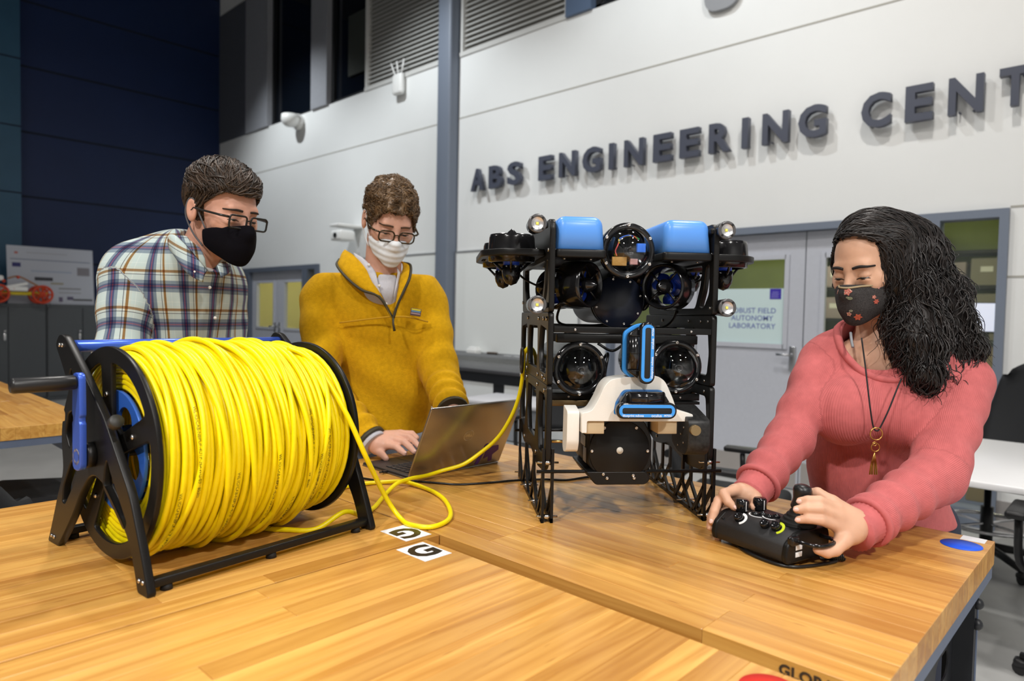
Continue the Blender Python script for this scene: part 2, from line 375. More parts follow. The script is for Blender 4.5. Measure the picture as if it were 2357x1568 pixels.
def bench(label, cx, cy, length, width, rz, rows=18, seed=1, thick=.045, z=TZ, legs=True):
    rnd = random.Random(seed)
    t = thing('workbench', label, 'workbench', (cx, cy, 0), rz, 'butcher block workbenches')
    w = width/rows
    for i in range(rows):
        y = -width/2 + w*(i+.5); x = -length/2
        while x < length/2-1e-6:
            l = rnd.choice((.30, .45, .60, .75)); rem = length/2-x
            if rem-l < .2: l = rem
            obj('stave', stave_mesh(round(l, 3), w, thick), None, t, (x+l/2, y, z-thick/2)); x += l
    zt = z-thick
    for sy in (-1, 1):
        MB().box((0, sy*(width/2-.07), zt-.04), (length-.16, .02, .08)).build('side_rail', M_benchsteel, t)
    for sx in (-1, 1):
        X = sx*(length/2-.025)
        MB().box((X, 0, zt-.013), (.045, width-.004, .026)).build('end_rail', M_benchsteel, t)
        # pressed-steel leg frame: panel with slots between two posts
        hw = width-.10
        out = roundpoly([(-hw/2, -.42), (hw/2, -.42), (hw/2, 0), (-hw/2, 0)], .004, 2)
        holes = []
        for sy in (-1, 1):
            for zc in (-.085, -.150): holes.append(rrect(.105, .052, .025, 5, sy*(hw/2-.085), zc)[::-1])
        Mx = Matrix.Translation((X-sx*.030, 0, zt-.026)) @ Matrix(((0, 0, 1, 0), (1, 0, 0, 0), (0, 1, 0, 0), (0, 0, 0, 1)))
        if legs: obj('leg_panel', plate_mesh('leg_panel', [out]+holes, .003, M=Mx), M_benchblack, t)
        for sy in (-1, 1):
            MB().box((X-sx*.02, sy*(hw/2+.012), (zt-.026)/2+.01), (.05, .022, zt-.046)).build('leg', M_benchblack, t)
            MB().box((X-sx*.02, sy*(hw/2+.0265), (zt-.026)/2+.01), (.054, .006, zt-.046)).build('leg_flange', M_benchsteel, t)
            MB().box((X-sx*.03, sy*(hw/2-.03), .012), (.11, .09, .024)).build('foot', M_benchblack, t)
            for zc in (.045, .085):
                MB().sphere((X+sx*.008, sy*(hw/2+.012), zt-.026-zc), (.010, .011, .011), 10, 6).build('bolt', M_benchblack, t)
    return t
BA = bench('butcher block workbench carrying the yellow cable reel', -1.34, -.077, 1.83, .74, R(90), 18, 3)
BB = bench('nearest butcher block workbench with a white G sticker and red dot', -.5935, -.112, 1.83, .745, R(90), 18, 11)
BC = bench('butcher block workbench carrying the black underwater robot', -.21-1.42/2, 1.215, 1.42, .75, 0, 18, 5)
# branded stamp burnt into the edge under the near rim
obj('edge_stamp', text_mesh('edge_stamp', 'GLOBAL', .0195, .0003, M=Matrix.Translation((.633, -.3755, TZ-.0150)) @ Matrix.Rotation(R(90), 4, 'X'), offset=.0007, space=1.05), mat('burnt_ink', (.05, .03, .015), .7), BC)
bench('butcher block workbench far left under the grey cabinets', -3.74, .40, 1.83, .76, 0, 18, 21, legs=False)
# stickers
M_paper = mat('white_sticker', (.80, .82, .85), .35)
def sticker(name, label, cat, c, size, rz, mb_m, txt=None, group=None):
    s = thing(name, label, cat, (c[0], c[1], TZ), rz, group)
    return s
for c, rz, lab in (((-1.022, .799), R(-90), 'white letter G sticker nearest the reel foot'), ((-.919, .759), R(90), 'white letter G sticker on the nearest workbench')):
    s = thing('letter_sticker', lab, 'sticker', (c[0], c[1], TZ+.0002), rz, 'letter stickers')
    MB().box((0, 0, .0002), (.060, .080, .0004)).build('backing', M_paper, s)
    obj('letter_g', text_mesh('letter_g', 'G', .074, .0001, M=Matrix.Translation((0, 0, .0006)) @ Matrix.Diagonal((1.0, 1.0, 1, 1)), offset=.0028), mat('black_print', (.015, .014, .012), .3), s)
tag(obj('dot_sticker', MB().lathe([(.0001, 0), (.0345, 0), (.0345, .0004), (.0001, .0004)], seg=40).mesh('dot_sticker'), mat('blue_vinyl', (.015, .10, .75), .5), None, (-.2525, 1.517, TZ+.0002)), 'round blue dot sticker at the workbench corner', 'sticker', 'dot stickers')
tag(obj('dot_sticker', MB().lathe([(.0001, 0), (.0345, 0), (.0345, .0004), (.0001, .0004)], seg=40).mesh('dot_sticker'), mat('red_vinyl', (.80, .035, .02), .5), None, (-.302, .757, TZ+.0002)), 'round red dot sticker at the bottom edge of the picture', 'sticker', 'dot stickers')
tag(obj('asset_label', MB().box((0, 0, .0002), (.040, .032, .0004)).mesh('asset_label'), M_paper, None, (-.242, 1.572, TZ+.0002)), 'small white rectangular label beside the blue dot', 'label')
tag(obj('asset_label', MB().box((0, 0, .0002), (.060, .040, .0004)).mesh('asset_label'), M_paper, None, (-.243, .782, TZ+.0002)), 'small white rectangular label beside the red dot', 'label')

struct('baseboard_back', box3(-.73, 5.9, 5.485, 5.5, 0, .20), mat('taupe_base', lin(150, 146, 144), .6))
struct('baseboard_left', box3(-9.2, -6.39, 5.485, 5.5, 0, .14), mat('taupe_base', lin(150, 146, 144), .6))
# ------------------------------------------------------------------ raised wall lettering
M_letter = mat('charcoal_letter', lin(74, 78, 92), .45)
LET = [('A', -5.815, -5.607), ('B', -5.522, -5.320), ('S', -5.233, -5.03), ('E', -4.78, -4.60), ('N', -4.503, -4.29), ('G', -4.203, -3.985), ('I', -3.885, -3.83), ('N', -3.711, -3.50),
       ('E', -3.396, -3.21), ('E', -3.127, -2.94), ('R', -2.849, -2.655), ('I', -2.554, -2.500), ('N', -2.382, -2.172), ('G', -2.095, -1.885), ('C', -1.64, -1.445), ('E', -1.353, -1.182), ('N', -1.093, -.893), ('T', -.81, -.64), ('E', -.56, -.385), ('R', -.27, -.08)]
ORD = ['first letter of the sign, beside the column', 'between A and S', 'ending the first word', 'starting the second word', 'second in the long word', 'third in the long word', 'fourth in the long word, slim stroke', 'fifth in the long word', 'sixth in the long word, left of two alike', 'seventh in the long word, right of two alike', 'eighth in the long word', 'ninth in the long word, slim stroke', 'tenth in the long word', 'ending the long word', 'starting the last word', 'second in the last word', 'third in the last word', 'cut by the right picture edge', 'just out of frame', 'last of the sign']
for (ch, x0, x1), od in zip(LET, ORD):
    me = text_mesh('wall_letter', ch, .34, .027, offset=.011)
    co = np.empty(len(me.vertices)*3, np.float32); me.vertices.foreach_get('co', co); co = co.reshape(-1, 3)
    lo, hi = co.min(0), co.max(0)
    co[:, 0] = (co[:, 0]-lo[0])/(hi[0]-lo[0])*(x1-x0); co[:, 1] = (co[:, 1]-lo[1])/(hi[1]-lo[1])*.248
    w = np.stack([co[:, 0], -co[:, 2], co[:, 1]], 1); me.vertices.foreach_set('co', w.ravel()); me.update()
    o = tag(obj('wall_letter', me, M_letter, None, (x0, 5.438, 2.775)), 'charcoal raised wall letter %s, %s' % (ch, od), 'letter', 'raised sign letters')
    for px in (.3, .7): MB().cyl(((x1-x0)*px, .02, .2 if ch == 'T' else .02 if ch != 'A' else .1), ((x1-x0)*px, .063, .2 if ch == 'T' else .02 if ch != 'A' else .1), .006, seg=6).build('mounting_stud', M_letter, o)
# grey shield emblem whose lower edge shows at the top of the wall
tag(obj('wall_emblem', plate_mesh('wall_emblem', [roundpoly([(-.16, 0), (.16, 0), (.16, .5), (-.16, .5)], [.14, .14, .01, .01], 8)], .04, M=Matrix.Rotation(R(90), 4, 'X')), mat('emblem_grey', lin(140, 142, 146), .5), None, (-2.79, 5.47, 3.985)), 'grey rounded emblem on the white wall at the top edge', 'emblem')

# ------------------------------------------------------------------ wall devices
t = thing('security_camera', 'white dome security camera on the wall under the dark windows', 'camera', (-9.80, 5.5, 4.28))
MB().lathe([(.11, 0), (.12, .02), (.12, .07), (.10, .085)], Matrix.Rotation(R(90), 4, 'X')).build('mount', M_white, t)
MB().lathe([(.135, .08), (.14, .0), (.12, -.05), (.075, -.09), (.001, -.105)], Matrix.Translation((-.0, -.17, 0)), 24).build('dome', M_white, t)
MB().rbox((0, -.11, .06), (.09, .14, .06), .015).build('arm', M_white, t)
t = thing('access_point', 'white wireless access point with three thin antennas', 'access point', (-7.227, 5.5, 4.30))
MB().rbox((0, -.07, 0), (.20, .08, .27), .06, 4).build('case', M_white, t); MB().box((0, -.015, 0), (.10, .03, .14)).build('bracket', M_white, t)
for dx, rx in ((-.06, -.10), (0, -.04), (.06, .05)): MB().tube([(dx, -.07, .12), (dx+rx*.5, -.07, .20), (dx+rx, -.07, .30)], .010, 8).build('antenna', M_white, t)
t = thing('wall_projector', 'white projector arm on the wall beside the yellow fleece head', 'projector', (-8.2, 5.5, 2.45))
MB().rbox((0, -.20, .09), (.24, .38, .04), .012).build('arm', M_white, t)
MB().rbox((.02, -.26, -.05), (.26, .24, .14), .03, 3).build('case', M_white, t); MB().cyl((.02, -.38, -.05), (.02, -.392, -.05), .035).build('lens', M_black, t)
# ------------------------------------------------------------------ whiteboards with tray
def whiteboard(label, x0, x1, z0, z1, tray=True):
    t = thing('whiteboard', label, 'whiteboard', ((x0+x1)/2, 5.5, z0), 0, 'whiteboards'); w = x1-x0; h = z1-z0
    MB().box((0, -.012, h/2), (w-.02, .012, h-.02)).build('panel', mat('glossy_board', (.83, .85, .83), .18), t)
    f = MB()
    for x in (-w/2, w/2): f.box((x, -.014, h/2), (.02, .024, h+.02))
    for z in (0, h): f.box((0, -.014, z), (w, .024, .02))
    f.build('frame', mat('aluminium_frame', (.55, .56, .57), .4, metal=.6), t)
    if tray: MB().box((0, -.075, -.03), (w, .13, .018)).box((0, -.137, -.018), (w, .008, .03)).build('pen_tray', mat('grey_tray', (.30, .31, .32), .5), t)
    return t
whiteboard('whiteboard right of the grey column with pen tray', -6.12, -4.25, .92, 2.10)
whiteboard('whiteboard left of the grey column, behind yellow fleece', -8.6, -6.40, .92, 2.105)
tag(MB().rbox((0, 0, .035), (.17, .10, .07), .02, 3).rbox((0, 0, .075), (.13, .07, .03), .01).build('tissue_box', M_white, None, (-5.72, 5.42, .899)), 'white tissue pack on the whiteboard tray', 'tissue box')
e_ = thing('board_eraser', 'dark board eraser on the whiteboard tray', 'eraser', (-5.42, 5.42, .899)); MB().rbox((0, 0, .018), (.13, .05, .02), .006).build('felt', M_black, e_); MB().rbox((0, 0, .034), (.13, .05, .018), .005).build('grip', mat('brown_grip', (.10, .07, .05), .6), e_)
for i, (x, c, cn) in enumerate(((-5.18, (.75, .76, .78), 'white capped'), (-5.03, (.05, .08, .5), 'blue'), (-4.86, (.55, .57, .62), 'pale grey'))):
    k_ = thing('marker_pen', '%s marker pen lying on the whiteboard tray' % cn, 'marker', (x, 5.42, .907), R(4*i), 'marker pens'); MB().cyl((-.06, 0, 0), (.03, 0, 0), .009, seg=10).build('barrel', M_white, k_)
    MB().cyl((.03, 0, 0), (.065, 0, 0), .0098, .008, seg=10).build('cap', mat('pen_'+cn.split()[0], c, .4), k_)

# ------------------------------------------------------------------ left door set (lit yellow room behind)
YL = YW
fr = MB()
for a in ((-12.18, -9.2, 2.0, 2.07), (-12.18, -12.07, 0, 2.0), (-11.72, -11.45, 0, 2.0), (-9.66, -9.5, 0, 2.0), (-9.29, -9.2, 0, 2.0), (-12.07, -11.72, 0, .12), (-9.5, -9.29, 0, .12)):
    fr.box(((a[0]+a[1])/2, YW+.03, (a[2]+a[3])/2), (a[1]-a[0], .14, a[3]-a[2]))
for z in (1.62, 1.12, .70): fr.box((-11.895, YW+.05, z), (.35, .04, .05))
struct('trim_9', fr, mat('dark_blue_grey_frame', lin(96, 104, 118), .5))
leaf('door_4', -11.45, -10.56, -11.28, -10.69, 1.07, 1.82, -10.62)
leaf('door_5', -10.55, -9.66, -10.32, -9.74, 1.07, 1.82, -10.48)
struct('window_5', MB().box((-11.895, YW+.06, 1.05), (.35, .008, 1.86)), M_clearglass)
struct('window_6', MB().box((-9.395, YW+.06, 1.05), (.21, .008, 1.86)), M_clearglass)
struct('wall_office', MB().box((-10.7, 8.3, 1.4), (3.6, .1, 2.8)).box((-12.5, 6.95, 1.4), (.1, 2.6, 2.8)).box((-8.9, 6.95, 1.4), (.1, 2.6, 2.8)), M_yellowroom)
struct('ceiling_office', MB().box((-10.7, 6.95, 2.75), (3.6, 2.7, .1)), M_yellowroom)
strip(-10.7, 6.9, 1.6, 0, 80)
t = thing('office_shelf', 'low dark shelf seen through the yellow-lit door window', 'shelf', (-9.95, 8.0, 0)); MB().box((0, 0, 1.03), (1.0, .3, .06)).build('shelf_board', M_black, t)
for x in (-.46, .46): MB().box((x, 0, .5), (.05, .3, 1.0)).build('side_panel', M_black, t)
# lab behind the right doors
t = thing('storage_rack', 'dark rack of pale cartons seen through lab glass', 'rack', (-1.75, 8.0, 0))
for x in (-1.1, 0, 1.1): MB().box((x, 0, 1.15), (.05, .4, 2.3)).build('upright', M_black, t)
for z in (.5, 1.0, 1.38, 1.72, 2.06): MB().box((0, 0, z), (2.2, .4, .03)).build('shelf_board', M_black, t)
k = 0
for z in (1.015, 1.395, 1.735):
    for x in (-.82, -.5, -.2, .25, .55, .85):
        k += 1; h_ = .2+.03*(k % 3)
        b_ = thing('carton', 'pale carton on the lab rack, shelf %s, slot %s from left' % ({1.015: 'lowest', 1.395: 'middle', 1.735: 'top'}[z], ['first', 'second', 'third', 'fourth', 'fifth', 'sixth'][(k-1) % 6]), 'box', (-1.75+x, 7.98, z), 0, 'cartons on the lab rack')
        MB().rbox((0, 0, h_/2), (.26, .3, h_), .004, 1).build('body', mat('carton_%d' % (k % 3), [(.30, .24, .24), (.36, .30, .32), (.26, .24, .20)][k % 3], .8), b_); MB().box((0, -.151, h_*.6), (.10, .002, .05)).build('tape_label', M_white, b_)
t = thing('lab_desk', 'tan cabinet desk seen through the narrow side window', 'desk', (-.55, 6.55, 0)); MB().rbox((0, 0, .6), (.96, .6, 1.2), .01).build('body', mat('tan_laminate', (.42, .32, .16), .5), t); MB().rbox((0, 0, 1.215), (1.0, .64, .03), .005).build('top', mat('dark_top', (.05, .06, .04), .5), t)
t = thing('monitor', 'pale lit monitor seen through the narrow side window', 'monitor', (-.98, 6.45, 1.231), R(15)); MB().rbox((0, 0, .19), (.46, .03, .24), .006).build('case', M_black, t); MB().box((0, -.017, .19), (.44, .004, .22)).build('screen', mat('lit_screen', (.7, .72, .85), .4, emit=(.75, .78, 1), estr=.8), t); MB().box((0, .02, .04), (.05, .03, .08)).rbox((0, .02, .006), (.2, .14, .012), .003).build('stand', M_black, t)
t = thing('exit_display', 'small glowing green display beside the floral mask', 'display', (-2.42, 8.2, 1.13)); MB().rbox((0, 0, 0), (.26, .06, .13), .006).build('case', M_black, t); MB().box((0, -.032, 0), (.2, .004, .06)).build('screen', mat('green_glow', (0, .5, .1), .4, emit=(.02, 1, .12), estr=3), t)

# ------------------------------------------------------------------ grey cabinets, poster and rover on the left
M_cab = mat('grey_cabinet', lin(78, 82, 86), .5, noise=.02)
CABN = ['leftmost tall grey cabinet at the picture edge', 'grey cabinet carrying the model rover and poster board', 'grey cabinet hidden partly by the plaid shirt', 'grey cabinet behind the plaid shirt back']
for i, y in enumerate((1.17, 2.07, 2.97, 3.87)):
    t = thing('storage_cabinet', CABN[i], 'cabinet', (-11.75, y, 0), 0, 'grey storage cabinets')
    MB().rbox((0, 0, .692), (.45, .894, 1.384), .004, 1).build('body', M_cab, t)
    for s in (-1, 1):
        d = MB().rbox((.232, s*.221, .70), (.018, .432, 1.28), .004, 1).build('door', M_cab, t)
        if s == -1: MB().rbox((.25, -.04, .92), (.02, .03, .10), .006).cyl((.25, -.04, 1.0), (.275, -.04, 1.0), .014, seg=10).build('latch', mat('chrome', (.7, .7, .72), .15, metal=1), d)
t = thing('poster_board', 'pale research poster board standing on the grey cabinets', 'poster', (-11.62, 2.62, 1.385), 0); Mp = Matrix.Rotation(R(-6), 4, 'Y')
MB().box((0, 0, .41), (.01, 1.06, .82), Mp).build('board', mat('poster_paper', (.42, .44, .50), .5), t)
PB = [(0, .63, .98, .012, (.16, .18, .26)), (-.42, .55, .10, .06, (.03, .03, .14)), (.40, .49, .16, .12, (.20, .19, .21)), (0, .47, .5, .02, (.30, .34, .45)), (-.10, .36, .22, .05, (.04, .04, .05)), (.06, .30, .16, .03, (.30, .28, .22)),
      (.22, .23, .28, .02, (.22, .22, .22)), (.22, .17, .28, .015, (.3, .3, .32)), (.10, .07, .05, .07, (.12, .10, .16)), (.22, .09, .08, .05, (.10, .09, .15)), (.38, .07, .25, .025, (.05, .05, .05)), (-.42, .72, .04, .03, (.4, .12, .1)), (-.05, .73, .5, .012, (.34, .34, .38))]
for (y, z, w, h, c) in PB: MB().box((.006, y, z), (.002, w, h), Mp).build('print', mat('print_%d' % int(c[0]*1000+c[2]*100), c, .6), t)
MB().tube([(-.095, 0, .76), (-.15, 0, .0)], .01, 8).build('strut', M_black, t)
t = thing('model_rover', 'small model rover with red spoked wheels and yellow axle', 'rover', (-11.42, 2.27, 1.386), 0)
M_red = mat('red_plastic', (.55, .045, .01), .4); M_ylw = mat('yellow_plastic', (.65, .50, .01), .4)
for y in (-.34, .16):
    for x in (-.12, .12):
        w_ = MB().tube([(x, y+.115*math.cos(a), .13+.115*math.sin(a)) for a in [2*PI*i/24 for i in range(24)]], .016, 8, closed=True).build('wheel', M_red, t)
        sp = MB()
        for i in range(4):
            a = PI*i/4; sp.tube([(x, y-.105*math.cos(a), .13-.105*math.sin(a)), (x, y+.105*math.cos(a), .13+.105*math.sin(a))], .012, 6)
        sp.build('spokes', M_red, w_)
MB().rbox((0, -.09, .14), (.05, .66, .05), .01).build('axle_beam', M_ylw, t)
MB().rbox((0, -.15, .20), (.16, .30, .06), .01).build('deck', M_white, t)
MB().rbox((.05, -.10, .27), (.03, .34, .04), .01, M=Matrix.Rotation(R(14), 4, 'X')).build('slanted_rail', M_white, t)
MB().rbox((0, -.40, .34), (.14, .26, .07), .02).build('upper_box', M_white, t)
MB().tube(smooth_pts([(0.02, -.22, .34), (.02, -.10, .37), (.02, .04, .30), (.02, .16, .22), (.02, .20, .14)], 5), .011, 8).build('wire', mat('copper_wire', (.35, .16, .06), .4), t)
for (y, z) in ((-.11, .36), (-.27, .30), (-.16, .20)): MB().sphere((.06, y, z), .022, 10, 6).build('joint_knob', M_red, t)

# ------------------------------------------------------------------ chairs, stools and tables behind
M_chair = mat('black_chair_fabric', (.015, .016, .018), .8, bump=.3, bscale=700); M_chairp = mat('black_chair_plastic', (.014, .014, .015), .4)
M_chrome = mat('chrome', (.7, .7, .72), .15, metal=1)
def chair(label, loc, rz, seat_z=.46, stool=False, arms=True, tagcol=None, back=True):
    t = thing('drafting_stool' if stool else 'office_chair', label, 'stool' if stool else 'chair', loc, rz, 'swivel chairs')
    for i in range(5):
        a = 2*PI*i/5+.3; e = (.30*math.cos(a), .30*math.sin(a), .075)
        MB().tube([(0, 0, .11), (e[0]*.5, e[1]*.5, .10), e], [.026, .022, .016], 8).build('base_leg', M_chairp, t)
        MB().cyl((e[0]-.012*math.sin(a), e[1]+.012*math.cos(a), .028), (e[0]+.012*math.sin(a), e[1]-.012*math.cos(a), .028), .027, seg=12).rbox((e[0], e[1], .05), (.05, .05, .035), .014).build('castor', M_chairp, t)
    MB().lathe([(.032, .09), (.032, seat_z*.62), (.018, seat_z*.62), (.018, seat_z-.05)]).build('gas_column', M_chairp, t)
    if stool: MB().tube([(.235*math.cos(a), .235*math.sin(a), .24) for a in [2*PI*i/32 for i in range(32)]], .011, 8, closed=True).tube([(-.235, 0, .24), (.235, 0, .24)], .008, 6).tube([(0, -.235, .24), (0, .235, .24)], .008, 6).build('foot_ring', M_chrome, t)
    MB().rbox((0, 0, seat_z), (.48, .48, .08), .035, 4).build('seat', M_chair, t)
    if not back: return t
    # curved mesh back on a spine (chair faces +Y, back at -Y)
    W, Hh = .44, .52; vs = []; fs = []; nu, nv = 10, 12
    for sgn, off in ((0, 0), (1, -.028)):
        for j in range(nv+1):
            v = j/nv
            for i in range(nu+1):
                u = i/nu-.5; wv = W*(1-.35*max(0, v-.55)**2/.2*1.4)*(.86+.14*math.sin(PI*min(1, v*1.3+.2)))
                vs.append((u*wv, -.235+off-.08*v+.05*math.sin(PI*v)*-.6+.10*u*u*2, seat_z+.10+Hh*v-.05*(2*u)**2*(v > .9)))
    n1 = (nu+1)*(nv+1)
    for j in range(nv):
        for i in range(nu):
            a = j*(nu+1)+i; fs.append([a, a+1, a+nu+2, a+nu+1]); fs.append([n1+a, n1+a+nu+1, n1+a+nu+2, n1+a+1])
    for i in range(nu): fs.append([i, n1+i, n1+i+1, i+1]); a = nv*(nu+1)+i; fs.append([a, a+1, n1+a+1, n1+a])
    for j in range(nv): a = j*(nu+1); fs.append([a, a+nu+1, n1+a+nu+1, n1+a]); a += nu; fs.append([a, n1+a, n1+a+nu+1, a+nu+1])
    bk = MB().add(vs, fs, True).build('backrest', M_chair, t)
    if tagcol: MB().lathe([(.001, 0), (.035, 0), (.035, .002), (.001, .002)], Matrix.Translation((-.10, -.352, seat_z+.53)) @ Matrix.Rotation(R(96), 4, 'X')).build('dot_sticker', mat('red_vinyl', (.8, .035, .02), .5), bk)
    MB().tube([(0, -.02, seat_z-.05), (0, -.22, seat_z-.04), (0, -.30, seat_z+.02), (0, -.31, seat_z+.30)], .018, 8).build('back_spine', M_chairp, t)
    MB().cyl((-.05, -.33, seat_z+.2), (.05, -.33, seat_z+.2), .02, seg=12).build('adjust_knob', M_chairp, t)
    if arms:
        for s in (-1, 1):
            MB().tube(smooth_pts([(s*.22, -.02, seat_z-.03), (s*.29, -.02, seat_z), (s*.30, -.03, seat_z+.18)], 4), .014, 8).rbox((s*.30, 0, seat_z+.20), (.07, .25, .03), .012, 3).build('armrest', M_chairp, t)
    return t
chair('black office chair with a red dot behind the robot', (-1.50, 3.22, 0), R(-78), .47, tagcol=True)
chair('black drafting stool with chrome foot ring under the white table', (-.66, 4.66, 0), R(150), .54, stool=True, arms=False)
chair('black drafting stool beside the left workbench', (-3.1, .66, 0), R(60), .62, stool=True, arms=False, back=False)
chair('black office chair cut by the left picture edge', (-2.26, .22, 0), R(95), .37, arms=True)
chair('black office chair with castors at the lower right edge', (-.05, 3.20, 0), R(0), .47)
chair('black office chair tucked behind the laptop lid', (-2.75, 3.35, 0), R(200), .50)
# white table
t = thing('table', 'white topped table behind the pink sweater', 'table', (-.28, 3.89, 0))
MB().rbox((0, 0, .725), (1.95, 1.24, .03), .006).build('top', mat('white_laminate', (.80, .80, .81), .3), t)
for x in (-.85, .85):
    for y in (-.5, .5): MB().cyl((x, y, .02), (x, y, .71), .022, seg=12).build('leg', M_benchblack, t)
    MB().box((x, 0, .06), (.05, 1.1, .05)).build('foot_rail', M_benchblack, t)
tag(MB().rbox((0, 0, .006), (.21, .28, .012), .002).build('paper_stack', M_white, None, (-1.0, 4.2, .7415), (0, 0, R(20))), 'thin stack of white paper on the white table', 'paper')
# dark bench by the whiteboard
t = thing('work_table', 'black framed work table in front of the whiteboard', 'table', (-4.62, 4.55, 0))
MB().rbox((0, 0, .86), (1.9, .62, .03), .004).build('top', mat('dark_laminate', (.05, .05, .055), .4), t)
MB().box((0, -.28, .80), (1.8, .03, .09)).build('apron', M_benchblack, t)
for x in (-.88, -.25, .42, .88): MB().box((x, -.26, .42), (.09, .05, .84)).build('leg', M_benchblack, t)
for x in (-.88, .88): MB().box((x, .26, .42), (.09, .05, .84)).build('leg', M_benchblack, t)
MB().box((0, -.2, .28), (1.7, .03, .06)).build('stretcher', M_benchblack, t)
t = thing('grey_cart', 'pale grey cart with a round hole behind the laptop', 'cart', (-3.55, 3.85, 0), R(8)); MB().rbox((0, 0, .70), (.80, .50, .035), .012, 3).build('top', mat('pale_grey_plastic', lin(200, 200, 205), .4), t)
obj('front_panel', plate_mesh('front_panel', [rrect(.74, .24, .01), circ(.035, 20, -.22, .02)[::-1]], .012, M=Matrix.Translation((0, -.2, .555)) @ Matrix.Rotation(R(90), 4, 'X')), mat('steel_grey_panel', lin(140, 145, 152), .5), t)
for x in (-.36, .36):
    for y in (-.2, .2): MB().box((x, y, .36), (.03, .03, .68)).build('leg', M_steelgrey, t); MB().cyl((x-.012, y, .028), (x+.012, y, .028), .026, seg=12).build('wheel', M_chairp, t)
# ------------------------------------------------------------------ cable reel
RZ_REEL = R(95.5); O_REEL = Vector((-1.031, .348, TZ))
reel = thing('cable_reel', 'black plate cable reel with blue crank arm and top bar', 'cable reel', O_REEL, RZ_REEL)
M_hdpe = mat('black_hdpe', (.008, .0075, .007), .36, noise=.15, nscale=300, spec=.32)
M_bluean = mat('blue_anodised', (.055, .13, .62), .28, metal=.35)
M_screw = mat('stainless_screw', (.62, .60, .58), .22, metal=1)
M_rubber = mat('black_rubber', (.012, .012, .012), .7)
YZ = Matrix(((0, 0, 1, 0), (1, 0, 0, 0), (0, 1, 0, 0), (0, 0, 0, 1)))     # plate XY -> local YZ, thickness along X
AF = [(.352, .352), (.335, .371), (.313, .369), (.235, .312), (.152, .243), (.134, .222), (.066, .143), (.030, .066), (.006, .006), (.008, .0), (.040, .0), (.054, .042), (.078, .083), (.120, .115), (.160, .143),
      (.190, .150), (.212, .143), (.245, .113), (.276, .071), (.316, .029), (.345, .0), (.392, .0), (.372, .037), (.342, .098), (.318, .136), (.327, .192), (.322, .222), (.312, .224), (.310, .236), (.316, .242), (.304, .262), (.292, .279), (.318, .314)]
SL = [[(.324, .083), (.319, .111), (.283, .160), (.262, .160), (.268, .129), (.312, .082)], [(.144, .182), (.132, .163), (.075, .096), (.084, .085), (.157, .139), (.151, .169)],
      [(.278, .245), (.268, .224), (.275, .199), (.290, .178), (.308, .205), (.298, .237)], [(.283, .316), (.277, .304), (.284, .292), (.291, .304)]]
af_loops = [roundpoly(AF, [.016, .016, .016, .01, .02, .02, .02, .02, .006, .006, .006, .02, .02, .02, .02, .02, .02, .02, .02, .02, .006, .006, .02, .02, .02, .02, .002, .002, .002, .002, .02, .02, .02], 3)] + [roundpoly(s_, .008, 3)[::-1] for s_ in SL]
af = plate_mesh('end_plate', af_loops, .013, .002, YZ); af.materials.append(M_hdpe)
for X in (.0065, .4185):
    ep = obj('end_plate', af, None, reel, (X, 0, 0))
    for (y, z) in ((.330, .352), (.318, .352), (.033, .020), (.021, .020), (.372, .014), (.360, .014)):
        sx = -1 if X < .2 else 1
        MB().lathe([(.0001, .0022), (.0028, .002), (.0042, 0)], Matrix.Rotation(R(90*sx), 4, 'Y') @ Matrix.Diagonal((1, 1, 1, 1)), 10).build('screw', M_screw, ep, (sx*.0065, y, z))
MB().cyl((.013, .315, .350), (.412, .315, .350), .0105, seg=20).build('top_bar', M_bluean, reel)
for y in (.024, .374):
    b_ = MB().rbox((.2125, y, .0155), (.399, .018, .013), .002).build('base_bar', M_hdpe, reel)
    for x in (.035, .21, .39): MB().cyl((x, y, 0), (x, y, .009), .009, .008, seg=14).build('rubber_foot', M_rubber, b_)
FC = (.195, .183); RF = .172
fl_loops = [circ(RF, 72)]
for i in range(5):
    a0 = R(94-72*i)
    lo, hi = a0-R(72)+R(7.5), a0-R(7.5); pts = []
    for k in range(9): a = lo+(hi-lo)*k/8; pts.append((-.147*math.cos(a), .147*math.sin(a)))
    lo2, hi2 = a0-R(72)+R(17), a0-R(17)
    for k in range(5): a = hi2+(lo2-hi2)*k/4; pts.append((-.052*math.cos(a), .052*math.sin(a)))
    pp = roundpoly(pts, .012, 3)
    fl_loops.append(pp)
fl = plate_mesh('flange', fl_loops, .0085, .0015, YZ); fl.materials.append(M_hdpe)
solid = plate_mesh('flange', [circ(RF, 72)], .0085, .0015, YZ); solid.materials.append(M_hdpe)
for X, me in ((.0275, fl), (.392, solid)):
    f = obj('flange', me, None, reel, (X, *FC))
    for i in range(5):
        a = R(94-72*i); MB().lathe([(.0001, .003), (.0035, .0026), (.005, 0)], Matrix.Rotation(R(-90 if X < .2 else 90), 4, 'Y'), 12).build('screw', M_screw, f, ((-.0042 if X < .2 else .0042), -.094*math.cos(a), .094*math.sin(a)))
